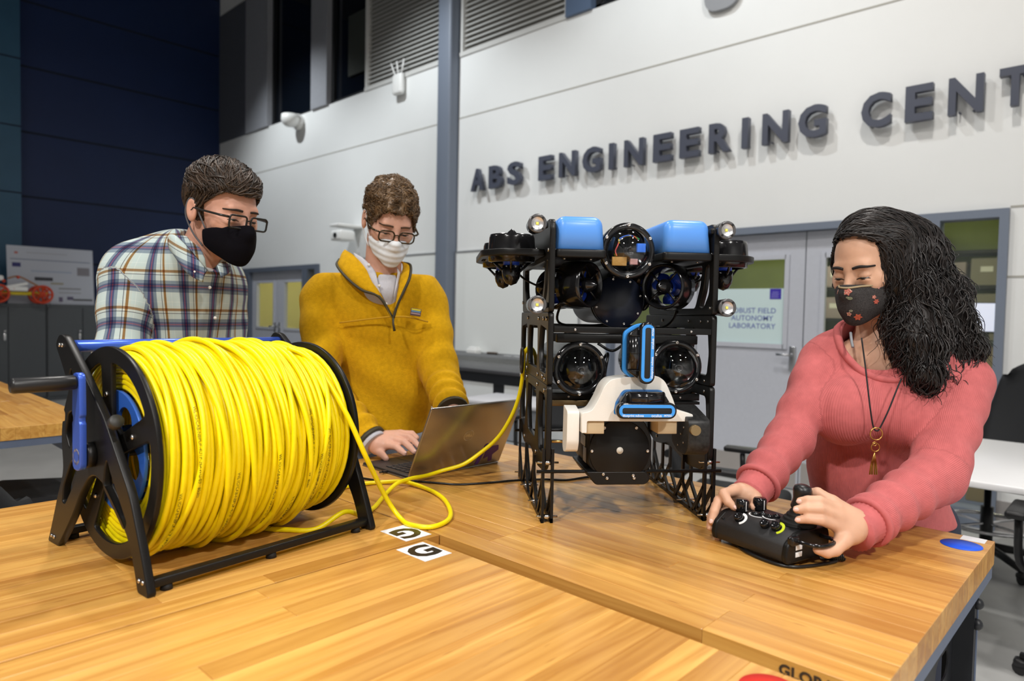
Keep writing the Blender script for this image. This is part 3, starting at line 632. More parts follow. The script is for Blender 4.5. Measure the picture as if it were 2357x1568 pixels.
# blue drum hub with its own cut-outs seen behind the spokes
dl = [circ(.100, 56)]
for i in range(5):
    a = R(58-72*i); dl.append(circ(.026, 20, -.058*math.cos(a), .058*math.sin(a))[::-1])
for X in (.038, .384): obj('drum_plate', plate_mesh('drum_plate', dl, .006, .0005, YZ), mat('blue_drum', (.03, .12, .50), .3, metal=.2), reel, (X, *FC))
for i in range(5):
    a = R(94-72*i); MB().cyl((.041, FC[0]-.088*math.cos(a), FC[1]+.088*math.sin(a)), (.381, FC[0]-.088*math.cos(a), FC[1]+.088*math.sin(a)), .006, seg=10).build('drum_rod', MATS['blue_drum'], reel)
ax_ = MB().cyl((-.022, *FC), (.424, *FC), .011, seg=18).lathe([(.020, 0), (.020, .011), (.018, .012)], Matrix.Translation((-.001, *FC)) @ Matrix.Rotation(R(-90), 4, 'Y'), 22).build('axle', M_hdpe, reel)
MB().lathe([(.0085, 0), (.013, 0), (.013, .0015), (.0085, .0015), (.0085, 0)], Matrix.Translation((-.0225, *FC)) @ Matrix.Rotation(R(-90), 4, 'Y'), 22).build('axle_ring', mat('pale_ring', (.65, .60, .55), .4), ax_)
ca = roundpoly([(-.015, -.022), (.015, -.022), (.015, .052), (.012, .056), (.012, .062), (.015, .066), (.013, .132), (-.013, .132), (-.015, .066), (-.012, .062), (-.012, .056), (-.015, .052)], [.012, .012, .002, .001, .001, .002, .012, .012, .002, .001, .001, .002], 3)
arm = obj('crank_arm', plate_mesh('crank_arm', [ca], .010, .0012, YZ), M_bluean, reel, (-.019, *FC))
grip = MB().lathe([(.0001, 0), (.010, 0), (.0115, .003), (.0118, .02), (.0118, .082), (.0100, .0855), (.0001, .0865)], Matrix.Translation((-.024, FC[0], FC[1]+.117)) @ Matrix.Rotation(R(-90), 4, 'Y'), 24).build('crank_grip', M_black, reel)
MB().lathe([(.0001, .016), (.010, .016), (.011, .013), (.011, .004), (.004, .003), (.004, 0)], Matrix.Translation((.004, .128, .238)) @ Matrix.Rotation(R(60), 4, 'X'), 18).build('brake_knob', mat('dark_grey_knob', (.03, .03, .026), .5), reel)

# ------------------------------------------------------------------ yellow tether: windings on the drum and the run to the robot
M_teth = mat('yellow_tether', (.90, .73, .002), .34, noise=.04, nscale=60, bump=.10, bscale=900)
tether = thing('tether_cable', 'bright yellow tether wound on the reel and led to the robot', 'cable', O_REEL, RZ_REEL)
rnd = random.Random(5); CR = .0049
def prof_r(x): return (.005*math.sin(PI*min(1, max(0, (x-.05)/.30)))) - max(0, (x-.315)/.065)**1.5*.024
def ring(mb, x0, r, amp=0., ph=0., rv=0., seg=64, sides=8, amp2=0., ph2=0.):
    pts = []
    for k in range(seg):
        a = 2*PI*k/seg
        xx = min(.3835, max(.0365+CR, x0 + amp*math.sin(a+ph) + amp2*math.sin(2*a+ph2)))
        rr = r + rv*math.sin(3*a+ph2) + (prof_r(xx) if r > .158 else 0); pts.append((xx, FC[0]-rr*math.cos(a), FC[1]+rr*math.sin(a)))
    mb.tube(pts, CR, sides, closed=True)
wnd = MB(); NT = 33; XA, XB = .0465, .3785
for lay in range(7):
    for x in (XA, XA+.0098, XB): ring(wnd, x+.0005*rnd.uniform(-1, 1), .105+.0088*lay+.001*rnd.uniform(-1, 1), seg=48)
for i in range(NT): ring(wnd, XA+(XB-XA)*i/(NT-1), .1595+.0008*rnd.uniform(-1, 1), .0015*rnd.uniform(-1, 1), rnd.uniform(0, 6.3), .0006, 72)
wnd.build('winding', M_teth, tether)
out = MB()
for i in range(27):
    x = XA+.004+(XB-XA-.008)*(i+rnd.uniform(-.2, .2))/26
    ring(out, x, .1675+.0012*rnd.uniform(-1, 1), rnd.uniform(-.010, .012), rnd.uniform(-.6, .6), .0010, 72, 8, rnd.uniform(-.003, .003), rnd.uniform(0, 6))
out.build('outer_winding', M_teth, tether)
lo_ = MB()
for (x, r, amp, ph, a2) in ((.075, .174, .018, .4, .006), (.13, .1755, -.022, .2, .004), (.165, .176, .020, 2.2, .01), (.215, .1755, -.035, -.3, .008), (.245, .176, .030, .1, -.01), (.29, .1755, -.03, .5, .006), (.325, .175, .022, -.2, .008), (.35, .174, -.016, .9, .004)):
    ring(lo_, x, r, amp, ph, .0022, 80, 8, a2, ph*2)
lo_.build('loose_turn', M_teth, tether)
# free run: off the drum, a loop on the bench, under the reel and up to the robot (room coordinates)
cA, sA = math.cos(RZ_REEL), math.sin(RZ_REEL)
def R2reel(p): d = Vector(p)-O_REEL; return Vector((d.x*cA+d.y*sA, -d.x*sA+d.y*cA, d.z))
zt = TZ+CR+.0003
off = [(.315, FC[0]-.176*math.cos(R(70)), FC[1]+.176*math.sin(R(70))), (.335, .100, .330), (.352, .062, .285), (.372, .028, .222), (.398, .010, .150), (.432, .020, .102), (.464, .029, .058), (.484, .025, .025), (.486, .002, .0075)]
loop = [(-1.046, .826, zt), (-1.005, .844, zt), (-1.012, .893, zt), (-1.056, .942, zt), (-1.143, .997, zt), (-1.229, 1.023, zt), (-1.305, 1.016, zt+.004), (-1.352, .985, zt), (-1.372, .93, zt), (-1.372, .85, zt), (-1.36, .74, zt), (-1.33, .66, zt), (-1.28, .61, zt),
        (-1.221, .609, zt), (-1.176, .638, zt), (-1.143, .680, zt), (-1.137, .737, zt+.0225), (-1.152, .786, zt+.004), (-1.185, .84, zt), (-1.25, .915, zt), (-1.285, .975, zt+.010), (-1.300, 1.03, zt+.011), (-1.302, 1.08, zt+.010), (-1.296, 1.125, zt+.016),
        (-1.262, 1.165, .992), (-1.235, 1.197, 1.02), (-1.203, 1.228, 1.06), (-1.180, 1.249, 1.11), (-1.166, 1.262, 1.16), (-1.153, 1.262, 1.215), (-1.145, 1.257, 1.262), (-1.139, 1.257, 1.284), (-1.128, 1.262, 1.292), (-1.118, 1.268, 1.276), (-1.112, 1.272, 1.24), (-1.10, 1.28, 1.232)]
path = [Vector(p) for p in off] + [R2reel(p) for p in loop]
MB().tube(smooth_pts(path, 9), CR, 12).build('free_run', M_teth, tether)
# printed legend running along some turns
def legend(s, x, r, a0, size=.0072):
    me = text_mesh('legend', s, size, .00002, align_x='LEFT'); co = np.empty(len(me.vertices)*3, np.float32); me.vertices.foreach_get('co', co); co = co.reshape(-1, 3)
    th = a0 - co[:, 0]/r; rr = r + prof_r(x) + np.sqrt(np.maximum(0, CR**2-co[:, 1]**2)) + .00025
    w = np.stack([x+co[:, 1], FC[0]-rr*np.cos(th), FC[1]+rr*np.sin(th)], 1); me.vertices.foreach_set('co', w.ravel().astype(np.float32)); me.update()
    obj('printed_legend', me, mat('legend_ink', (.06, .05, .01), .6), tether)
for (x, a0) in ((.082, R(28)), (.145, R(-8)), (.218, R(-2)), (.285, R(20)), (.305, R(-6)), (.262, R(-30)), (.322, R(8)), (.055, R(-14))): legend('WL IO/CAB-NBPUF-4UTP-26AWG-03   853m', x, .1748, a0)
# ------------------------------------------------------------------ underwater robot (local frame: X right, Y back, Z up from the bench)
rb_loc = V2R((.2455, 1.378, TZ)); RB_RZ = HEAD+R(6.1)
rob = thing('underwater_robot', 'black framed underwater robot with blue floats and clear domes', 'robot', rb_loc, RB_RZ)
M_an = mat('gloss_black_anodised', (.008, .008, .009), .16, spec=.6)
M_sat = mat('satin_black', (.007, .007, .007), .38, spec=.32)
M_foam = mat('blue_float_shell', lin(92, 156, 242), .32)
M_navy = mat('navy_endcap', (.006, .009, .020), .32)
M_alu = mat('bright_alloy', (.60, .60, .62), .25, metal=1)
M_print = mat('white_printed_plastic', (.78, .76, .71), .45, bump=.08, bscale=400)
M_prop = mat('blue_propeller', (.02, .07, .55), .35)
M_band = mat('sonar_blue', lin(60, 150, 235), .4)
def acrylic(name, ior):
    m = bpy.data.materials.new(name); m.use_nodes = True; nt = m.node_tree; nt.nodes.clear()
    o = nt.nodes.new('ShaderNodeOutputMaterial'); mx = nt.nodes.new('ShaderNodeMixShader'); fr = nt.nodes.new('ShaderNodeFresnel'); fr.inputs[0].default_value = ior
    ge = nt.nodes.new('ShaderNodeNewGeometry'); mu = nt.nodes.new('ShaderNodeMath'); mu.operation = 'SUBTRACT'; mu.use_clamp = True; nt.links.new(fr.outputs[0], mu.inputs[0]); nt.links.new(ge.outputs['Backfacing'], mu.inputs[1])
    tr = nt.nodes.new('ShaderNodeBsdfTransparent'); tr.inputs[0].default_value = (.95, .97, .98, 1); gl = nt.nodes.new('ShaderNodeBsdfGlossy'); gl.inputs['Roughness'].default_value = .015
    nt.links.new(mu.outputs[0], mx.inputs[0]); nt.links.new(tr.outputs[0], mx.inputs[1]); nt.links.new(gl.outputs[0], mx.inputs[2]); nt.links.new(mx.outputs[0], o.inputs[0]); return m
M_acr = acrylic('clear_acrylic', 1.75); M_lens = acrylic('spectacle_lens', 1.45)
FY = Matrix.Rotation(R(90), 4, 'X')                      # +Z -> -Y (towards the viewer)
def screws(parent, pts, d='-y', r=.003, m=None):
    for p in pts:
        Mx = {'-y': FY, '-x': Matrix.Rotation(R(-90), 4, 'Y'), '+x': Matrix.Rotation(R(90), 4, 'Y'), 'z': Matrix.Identity(4), '-z': Matrix.Rotation(R(180), 4, 'X')}[d]
        MB().lathe([(.0001, r*.25), (r*.35, r*.25), (r*.4, r*.7), (r, r*.6), (r, 0)], Mx, 10).build('screw', m or M_screw, parent, p)
# side panels: three stacked cut-out plates on each side
UP = [(.0, .425), (.0, .598), (.012, .612), (.395, .612), (.440, .575), (.440, .515), (.425, .425)]
UPh = [[(.022, .530), (.022, .470), (.050, .440), (.075, .440), (.052, .480), (.040, .530)], [(.060, .530), (.072, .485), (.098, .440), (.350, .440), (.385, .480), (.395, .530)]]
MID = [(.0, .278), (.0, .425), (.450, .425), (.450, .278)]
MIDh = [[(.022, .300), (.014, .345), (.022, .390), (.105, .398), (.125, .345), (.105, .300)], [(.150, .395), (.145, .345), (.150, .302), (.290, .302), (.300, .345), (.290, .395)], [(.330, .398), (.318, .345), (.330, .300), (.425, .300), (.432, .345), (.425, .390)]]
LOW = [(.0, .128), (.0, .278), (.450, .278), (.450, .150), (.420, .120), (.345, .100), (.230, .112), (.115, .092), (.040, .098)]
LOWh = [[(.022, .152), (.016, .205), (.024, .256), (.108, .256), (.120, .200), (.100, .132), (.050, .132)], [(.155, .256), (.146, .200), (.165, .145), (.280, .145), (.300, .200), (.290, .256)], [(.335, .256), (.324, .200), (.345, .140), (.415, .150), (.428, .200), (.420, .250)]]
for s in (-1, 1):
    for nm, ol, hs, dx, pins in (('upper_side_panel', UP, UPh, 0, [(.012, .55), (.012, .44), (.21, .432), (.21, .55), (.415, .45)]), ('middle_side_panel', MID, MIDh, .0, [(.02, .412), (.06, .412), (.13, .412), (.31, .412), (.13, .290), (.31, .29), (.44, .29), (.03, .288), (.06, .292)]),
                                 ('lower_side_panel', LOW, LOWh, .0, [(.03, .266), (.13, .268), (.31, .268), (.44, .26), (.13, .12), (.33, .118), (.012, .14)])):
        me = plate_mesh(nm, [roundpoly(ol, .010, 3)] + [roundpoly(h, .010, 3)[::-1] for h in hs], .0115, .0018, YZ)
        pn = obj(nm, me, M_hdpe, rob, (s*(.1690+dx), 0, 0))
        screws(pn, [(s*.0058, y, z) for y, z in pins], '+x' if s > 0 else '-x', .0042); screws(pn, [(-s*.0058, y, z) for y, z in pins], '-x' if s > 0 else '+x', .0032)
# skid legs: two slim truss plates on each side
def truss():
    mb = MB(); w, th = .0085, .0055
    def bar(a, b, ww=w):
        a, b = Vector((0, *a)), Vector((0, *b)); d = (b-a); n = Vector((0, -d.z, d.y)).normalized()*ww/2
        vs = [];
        for x in (-th/2, th/2): vs += [Vector((x, 0, 0))+p for p in (a-n, b-n, b+n, a+n)]
        mb.add(vs, [[3, 2, 1, 0], [4, 5, 6, 7], [0, 1, 5, 4], [1, 2, 6, 5], [2, 3, 7, 6], [3, 0, 4, 7]])
    bar((0, .0045), (.40, .0045), .009); bar((.005, .0), (.005, .150), .010); bar((.395, 0), (.395, .150), .010)
    bar((.005, .072), (.062, .006)); bar((.005, .034), (.034, .006), .006); bar((.130, .112), (.130, .05)); bar((.130, .05), (.075, .006)); bar((.130, .06), (.178, .006))
    bar((.27, .112), (.27, .05)); bar((.27, .05), (.22, .006)); bar((.27, .06), (.32, .006)); bar((.395, .072), (.338, .006)); bar((.395, .034), (.37, .006), .006)
    return mb.mesh('skid_leg')
tm = truss(); tm.materials.append(M_hdpe)
for s in (-1, 1):
    for off in (-.0095, .0095):
        obj('skid_leg', tm, None, rob, (s*.169+off*1.0, 0, 0))
    for (y, z) in ((.005, .012), (.130, .010), (.27, .010), (.395, .012), (.005, .122)):
        b_ = MB().cyl((s*.169-.022, y, z), (s*.169+.022, y, z), .0022, seg=8).build('skid_bolt', M_screw, rob)
        MB().cyl((s*.169-.0062, y, z), (s*.169+.0062, y, z), .0052, seg=6).build('spacer_nut', M_screw, b_)
# floats on their tray
for s in (-1, 1):
    bm = bmesh.new(); bmesh.ops.create_cube(bm, size=1)
    for v in bm.verts:
        top = v.co.z > 0; v.co = Vector((s*.1115+v.co.x*(.094 if top else .101), .205+v.co.y*(.385 if top else .40), .620 if top else .552))
    bmesh.ops.bevel(bm, geom=[e for e in bm.edges if max(v.co.z for v in e.verts) > .6], offset=.018, segments=5, affect='EDGES', profile=.5)
    me = bpy.data.meshes.new('blue_float'); bm.to_mesh(me); bm.free(); me.polygons.foreach_set('use_smooth', [True]*len(me.polygons)); me.update()
    fl_ = obj('blue_float', me, M_foam, rob)
    tr_ = obj('float_tray', plate_mesh('float_tray', [roundpoly([(s*.058, .0), (s*.1625, .0), (s*.1625, .41), (s*.058, .41)], .012, 4)], .0165, .003, Matrix.Translation((0, 0, .5435))), M_sat, rob)
    screws(tr_, [(s*.085, .03, .535), (s*.14, .03, .535), (s*.14, .3, .535)], '-z', .003)
# thruster builder: axis +Z is the outlet direction
def thruster(parent_name, T):
    d = MB().lathe([(.0425, -.028), (.0500, -.026), (.0510, .0), (.0490, .024), (.0470, .031), (.0440, .031), (.0405, .015), (.0400, .0), (.0410, -.015), (.0425, -.028)], T, 36).build(parent_name, M_an, rob)
    nc = MB().lathe([(.0165, .010), (.0165, .022), (.0145, .028), (.009, .038), (.0001, .046)], T, 22).build('nose_cone', M_an, d)
    for k in range(4):
        a = PI/4+k*PI/2; MB().tube([(.012*math.cos(a), .012*math.sin(a), .020), (.044*math.cos(a), .044*math.sin(a), .026)], .0024, 6, M=T).build('guard_strut', M_an, d)
    for k in range(3):
        a0 = 2*PI*k/3+.5; vs = []; n = 6
        for i in range(n+1):
            r = .015+(.039-.015)*i/n; tw = R(55-25*i/n); c = .017+.010*math.sin(PI*i/n)
            for (e, zz) in ((-c, .0007), (c, .0007), (c, -.0007), (-c, -.0007)):
                da = e*math.cos(tw)/r; z = e*math.sin(tw)*.7+zz-.004; vs.append((r*math.cos(a0+da), r*math.sin(a0+da), z))
        fs = []
        for i in range(n):
            for q in range(4): fs.append([i*4+q, i*4+(q+1) % 4, (i+1)*4+(q+1) % 4, (i+1)*4+q])
        fs += [[3, 2, 1, 0], [n*4, n*4+1, n*4+2, n*4+3]]
        MB().add(vs, fs, True, T).build('propeller_blade', M_prop, d)
    MB().lathe([(.0165, .008), (.0165, -.012), (.0175, -.020), (.0175, -.034)], T, 22).build('motor_can', M_prop, d)
    MB().lathe([(.0195, -.034), (.0200, -.052), (.0185, -.060), (.0120, -.072), (.0001, -.077)], T, 22).build('tail_cone', M_an, d)
    for k in range(3):
        a = k*2*PI/3+.4; MB().tube([(.016*math.cos(a), .016*math.sin(a), -.050), (.046*math.cos(a), .046*math.sin(a), -.024)], .003, 6, M=T).build('tail_strut', M_an, d)
    return d
Tm = Matrix.Translation
for (x, y, az) in ((-.098, .085, 45), (.098, .085, -45), (-.098, .345, 135), (.098, .345, -135)):
    thruster('vectored_thruster', Tm((x, y, .484)) @ Matrix.Rotation(R(az), 4, 'Z') @ FY)
for s in (-1, 1):
    for y in (.125, .315): thruster('vertical_thruster', Tm((s*.238, y, .558)))
    loops = [roundpoly([(s*.176, .055), (s*.255, .055), (s*.305, .105), (s*.305, .335), (s*.255, .385), (s*.176, .385)], [.004, .04, .04, .04, .04, .004], 5), circ(.0435, 28, s*.238, .125)[::-1], circ(.0435, 28, s*.238, .315)[::-1], rrect(.008, .07, .0039, 4, s*.291, .22)[::-1], rrect(.05, .05, .012, 4, s*.225, .22)[::-1]]
    ff = obj('fairing_plate', plate_mesh('fairing_plate', loops, .014, .002, Tm((0, 0, .5485))), M_sat, rob)
    screws(ff, [(s*.19, .075, .5555), (s*.19, .20, .5555), (s*.28, .16, .5555), (s*.28, .28, .5555)], 'z', .004)
# camera / electronics housings with clear domes
def housing(name, c, rt, rf, rd, length, fill):
    x, y, z = c; T = Tm((x, y, z)) @ FY
    h = MB().lathe([(rt, -length), (rt, -.012), (rf*.93, -.012), (rf, -.010), (rf, .004), (rf*.96, .008), (rd*1.02, .009), (rd*.96, .002), (rd*.90, -.004)], T, 44).build(name, M_an, rob)
    prof = [(rd*math.cos(R(a)), rd*math.sin(R(a))*.98+.004) for a in range(0, 91, 6)]; prof[-1] = (.0001, prof[-1][1])
    MB().lathe(prof, T, 40).build('clear_dome', M_acr, h)
    MB().lathe([(.0001, -.004), (rd*.95, -.004)], T, 30).build('inner_bulkhead', mat('dim_inner', (.006, .006, .007), .3), h)
    screws(h, [(x+rf*.91*math.cos(R(a)), y-.0085, z+rf*.91*math.sin(R(a))) for a in (90, 30, -30, -90, -150, 150)], '-y', .0036)
    cm = MB().rbox((x, y-.008, z-.002), (.018, .012, .018), .002).build('camera_module', M_black, h); MB().lathe([(.009, 0), (.009, .010), (.006, .011), (.0055, .006), (.0001, .006)], Tm((x, y-.014, z-.002)) @ FY, 18).build('lens', M_an, cm)
    if fill:
        rr = random.Random(3)
        for i, c_ in enumerate([(.55, .08, .02), (.02, .30, .08), (.65, .5, .02), (.5, .5, .5), (.6, .1, .1), (.02, .1, .5)]):
            a = rr.uniform(.3, 2.8); pts = [(x+.034*math.cos(a+k*.35)*(.7+.3*rr.random()), y-.006-.014*rr.random(), z+.030*math.sin(a+k*.35)) for k in range(4)]
            MB().tube(smooth_pts(pts, 5), .0013, 6).build('wire', mat('wire_%d' % i, c_, .5), h)
        MB().rbox((x-.018, y-.008, z-.022), (.030, .006, .018), .001).build('circuit_card', mat('tan_board', (.40, .22, .05), .5), h)
        MB().rbox((x+.026, y-.010, z+.006), (.018, .010, .018), .001).build('blue_connector', mat('blue_connector', (.02, .16, .75), .4), h)
        MB().rbox((x+.012, y-.008, z-.022), (.016, .006, .012), .001).build('small_fan', mat('pinkish_board', (.5, .28, .28), .5), h)
    return h
housing('main_housing', (-.010, .030, .5535), .0515, .0575, .0455, .36, True)
housing('camera_housing', (-.102, .040, .309), .0525, .0565, .0455, .26, False)
housing('camera_housing', (.102, .040, .316), .0525, .0565, .0455, .26, False)
# battery tube under the main housing
T = Tm((-.004, .11, .4515)) @ FY
bt = MB().lathe([(.0500, -.27), (.0500, -.045), (.0545, -.045), (.0545, -.036), (.0500, -.036), (.0500, -.014), (.0555, -.014), (.0575, -.010), (.0575, -.002), (.0560, 0), (.0001, 0)], T, 44).build('battery_tube', M_navy, rob)
screws(bt, [(-.004+.050*math.cos(R(a)), .110, .4515+.050*math.sin(R(a))) for a in (60, 15, -30, -75, -120, -165, 105, 150)], '-y', .0028)
MB().lathe([(.0510, -.035), (.0530, -.033), (.0530, -.017), (.0510, -.015)], T, 44).build('clear_collar', mat('smoky_acrylic', (.55, .56, .56), .15, metal=.5), bt)
# cross members
for (y, z, h_) in ((.006, .391, .0125), (.43, .391, .0125), (.06, .250, .014), (.42, .250, .014), (.21, .391, .012)):
    cb = MB().rbox((0, y, z), (.326, .012, h_), .0012).build('cross_member', M_sat, rob); screws(cb, [(-.12, y-.006, z), (.12, y-.006, z)], '-y', .0025)
MB().rbox((0, .16, .238), (.325, .22, .006), .001).build('instrument_tray', M_sat, rob)
MB().rbox((-.10, .055, .237), (.12, .016, .012), .001).build('angle_bracket', mat('bronze_angle', (.16, .11, .05), .35, metal=.6), rob)
for z, y in ((.372, .05), (.372, .11)): MB().rbox((0, y, z), (.30, .02, .018), .002).build('cable_tray', M_sat, rob)
for y in (.0, .40): MB().cyl((-.192, y, .105 if y == 0 else .12), (.192, y, .105 if y == 0 else .12), .0036, seg=10).build('tie_rod', M_sat, rob)
MB().cyl((-.163, -.0, .166), (-.118, -.0, .166), .003, seg=8).build('standoff', mat('brass', (.5, .33, .12), .3, metal=1), rob)
# lamps at the corners
for (x, z) in ((-.203, .598), (-.200, .439), (.182, .597), (.188, .441)):
    T = Tm((x, -.012, z)) @ FY
    lb = MB().lathe([(.0001, -.050), (.013, -.050), (.016, -.046), (.0175, -.020), (.0180, -.002), (.0180, 0)], T, 28).build('lamp', M_an, rob)
    MB().lathe([(.0125, .0005), (.0182, .0005), (.0185, .002), (.0185, .0045), (.0175, .006), (.0125, .006), (.0125, .0005)], T, 30).build('lamp_bezel', mat('grey_acrylic_ring', (.09, .09, .095), .2, spec=.6), lb)
    MB().lathe([(.0123, .0045), (.0085, .002), (.0045, .0008), (.0001, .0008), (.0001, .0004), (.0123, .0004), (.0123, .0045)], T, 26).build('reflector', mat('lamp_reflector', (.62, .62, .64), .35, metal=.8), lb)
    MB().rbox((x, -.0138, z), (.0055, .001, .0055), .0004).build('led_chip', mat('led_phosphor', (.85, .80, .15), .5), lb)
    screws(lb, [(x+.0148*math.cos(R(a)), -.0178, z+.0148*math.sin(R(a))) for a in (45, 135, 225, 315)], '-y', .0024, M_black)
    sx = 1 if x < 0 else -1
    MB().rbox((x+sx*.017, .012, z), (.016, .016, .012), .003).build('lamp_bracket', M_sat, lb)
# lower sensor box with round front plate
bx_o = roundpoly([(-.092, .213), (.020, .213), (.036, .178), (.036, .118), (.022, .108), (-.080, .108), (-.092, .125)], .008, 3)
XZm = Matrix(((1, 0, 0, 0), (0, 0, -1, 0), (0, 1, 0, 0), (0, 0, 0, 1)))         # plate XY -> local XZ, +Z -> -Y
sb = obj('sensor_box', plate_mesh('sensor_box', [bx_o], .150, .002, Tm((0, .052, 0)) @ XZm), M_sat, rob)
MB().lathe([(.0001, .0052), (.0600, .0052), (.0615, .004), (.0615, 0)], Tm((-.030, -.0225, .152)) @ FY, 56).build('front_plate', M_sat, sb)
screws(sb, [(-.030+.0565*math.cos(R(a)), -.0278, .152+.0565*math.sin(R(a))) for a in (125, 55, 180, 0, -125, -60)], '-y', .0032)
MB().lathe([(.0001, .0025), (.0035, .0025), (.004, .001), (.0065, .001), (.007, 0)], Tm((-.030, -.0277, .153)) @ FY, 22).build('vent_port', mat('pale_port', (.6, .58, .52), .4), sb)
shoe = [(-.078, .084), (.024, .084), (.034, .094), (.026, .111), (-.098, .111)]
so = obj('sensor_shoe', plate_mesh('sensor_shoe', [roundpoly(shoe, .006, 3)], .150, .002, Tm((0, .047, 0)) @ XZm), M_sat, rob); screws(so, [(-.055, -.029, .098), (.0, -.029, .098)], '-y', .0032)
for (a, b) in (((-.0925, .02, .17), (.026, .0, .02)),): MB().rbox((-.0928, .03, .165), (.0008, .045, .022), .0002).build('rating_label', mat('silver_label', (.35, .35, .34), .4, metal=.3), sb); MB().rbox((-.0928, .01, .138), (.0008, .025, .030), .0002).build('round_label', mat('grey_label', (.25, .25, .26), .4), sb)
# white printed bracket for the two sonars
br = roundpoly([(-.116, .194), (-.117, .233), (-.098, .236), (-.083, .262), (-.074, .285), (-.062, .298), (-.040, .302), (.030, .306), (.046, .296), (.056, .276), (.065, .256), (.070, .240), (.104, .231), (.105, .198), (.095, .198), (.095, .217), (-.106, .217), (-.106, .194)], [.002, .004, .012, .01, .01, .01, .01, .008, .01, .01, .01, .006, .003, .001, .001, .003, .003, .001], 3)
wb = obj('printed_bracket', plate_mesh('printed_bracket', [br], .055, .001, Tm((0, -.0375, 0)) @ XZm), M_print, rob)
obj('bracket_wing', plate_mesh('bracket_wing', [roundpoly([(-.056, .235), (-.014, .243), (-.010, .160), (-.022, .150), (-.046, .155), (-.056, .175)], .006, 3)], .024, .001, Tm((-.131, 0, 0)) @ YZ), M_print, rob)
for x in (-.09, .055): MB().rbox((x, -.035, .204), (.038, .05, .024), .001).build('tan_spacer', mat('tan_block', (.55, .43, .27), .6), rob)
bb = obj('servo_block', plate_mesh('servo_block', [roundpoly([(-.085, .222), (-.005, .242), (.010, .242), (.010, .165), (-.03, .150), (-.070, .152), (-.085, .170)], .010, 4)], .044, .002, Tm((.110, 0, 0)) @ YZ), mat('worn_black_block', (.014, .014, .014), .45, noise=.6, nscale=180), rob)
screws(bb, [(.088, -.06, .205), (.088, -.06, .175), (.088, -.03, .165), (.088, -.045, .19)], '-x', .002); MB().cyl((.098, -.087, .205), (.098, -.098, .205), .010, seg=16).build('gear_cap', mat('bronze_cap', (.28, .20, .10), .4, metal=.7), bb)
# imaging sonars: face bar with blue surround, tapered body, ribbed barrel
def sonar(T):
    s = obj('sonar', plate_mesh('sonar', [rrect(.117, .031, .0145, 8)], .016, .003, T @ XZm), M_an, rob)
    st1 = rrect(.108, .0235, .0112, 8); st2 = rrect(.096, .0115, .004, 6)[::-1]
    obj('blue_surround', plate_mesh('blue_surround', [st1, st2], .002, .0002, T @ Tm((0, -.0082, 0)) @ XZm), M_band, s)
    MB().rbox((0, -.0072, 0), (.098, .002, .0125), .0008, M=T).build('window_strip', mat('matt_window', (.008, .008, .008), .6), s)
    body = roundpoly([(-.055, -.010), (.055, -.010), (.050, .012), (.036, .034), (-.036, .034), (-.050, .012)], .006, 3)
    obj('body', plate_mesh('body', [body], .020, .003, T @ Tm((0, .014, 0)) @ XZm), M_an, s)
    bd = roundpoly([(-.058, -.013), (.058, -.013), (.054, .014), (.039, .038), (-.039, .038), (-.054, .014)], .008, 3)
    obj('back_band', plate_mesh('back_band', [bd], .010, .001, T @ Tm((0, .030, 0)) @ XZm), M_band, s)
    obj('back_shell', plate_mesh('back_shell', [[(x*.97, y*.97) for x, y in bd]], .022, .003, T @ Tm((0, .040, 0)) @ XZm), M_an, s)
    MB().tube([(-.033, .0, .024), (-.033, .0, .024), (.033, .0, .024)], [.0115, .0115, .0115], 22, M=T).build('barrel', M_an, s)
    for x in (-.033, .0, .033): MB().tube([(x-.001, 0, .024), (x+.001, 0, .024)], .0119, 22, M=T).build('barrel_rib', M_alu if False else M_sat, s)
    for (tx, x, sz) in (('blueprint subsea', -.027, .0062), ('oculus', .018, .0078), ('M750d', .040, .0052)):
        me = text_mesh('lettering', tx, sz, .00008, M=T @ Tm((x, -.0094, -.0088)) @ FY, offset=.0001); obj('lettering', me, mat('pale_print', (.75, .85, .95), .5), s)
    return s
sonar(Tm((.0015, -.090, .242)))
sonar(Tm((.0, -.088, .351)) @ Matrix.Rotation(R(-90), 4, 'Y'))
# wiring looms
M_wire = mat('black_cable_sheath', (.008, .008, .008), .35)
for pts, r in (([(-.10, .09, .50), (-.13, .12, .44), (-.12, .16, .40), (-.02, .18, .40), (.06, .2, .42)], .0028), ([(.10, .09, .50), (.135, .13, .45), (.13, .18, .40), (.05, .2, .38)], .0028), ([(-.05, .10, .36), (-.02, .09, .345), (.02, .12, .36), (.05, .14, .34)], .003),
               ([(-.04, .14, .30), (-.035, .07, .34), (-.045, .05, .29), (-.03, .06, .25)], .003), ([(-.238, .16, .53), (-.20, .2, .50), (-.15, .22, .48), (-.08, .25, .46)], .0025), ([(.238, .16, .53), (.20, .2, .50), (.15, .22, .48), (.08, .25, .46)], .0025), ([(-.02, .12, .385), (.05, .13, .378), (.12, .12, .385)], .005), ([(-.12, .12, .38), (-.02, .12, .372), (.08, .11, .380)], .0045)):
    MB().tube(smooth_pts(pts, 6), r, 8).build('wire_loom', M_wire, rob)
# thimble ring holding the tether at the rear left corner
MB().tube([(-.185, .338+.016*math.cos(a), .305+.030*math.sin(a)) for a in [2*PI*i/24 for i in range(24)]], .0035, 8, closed=True).build('tether_thimble', M_black, rob)
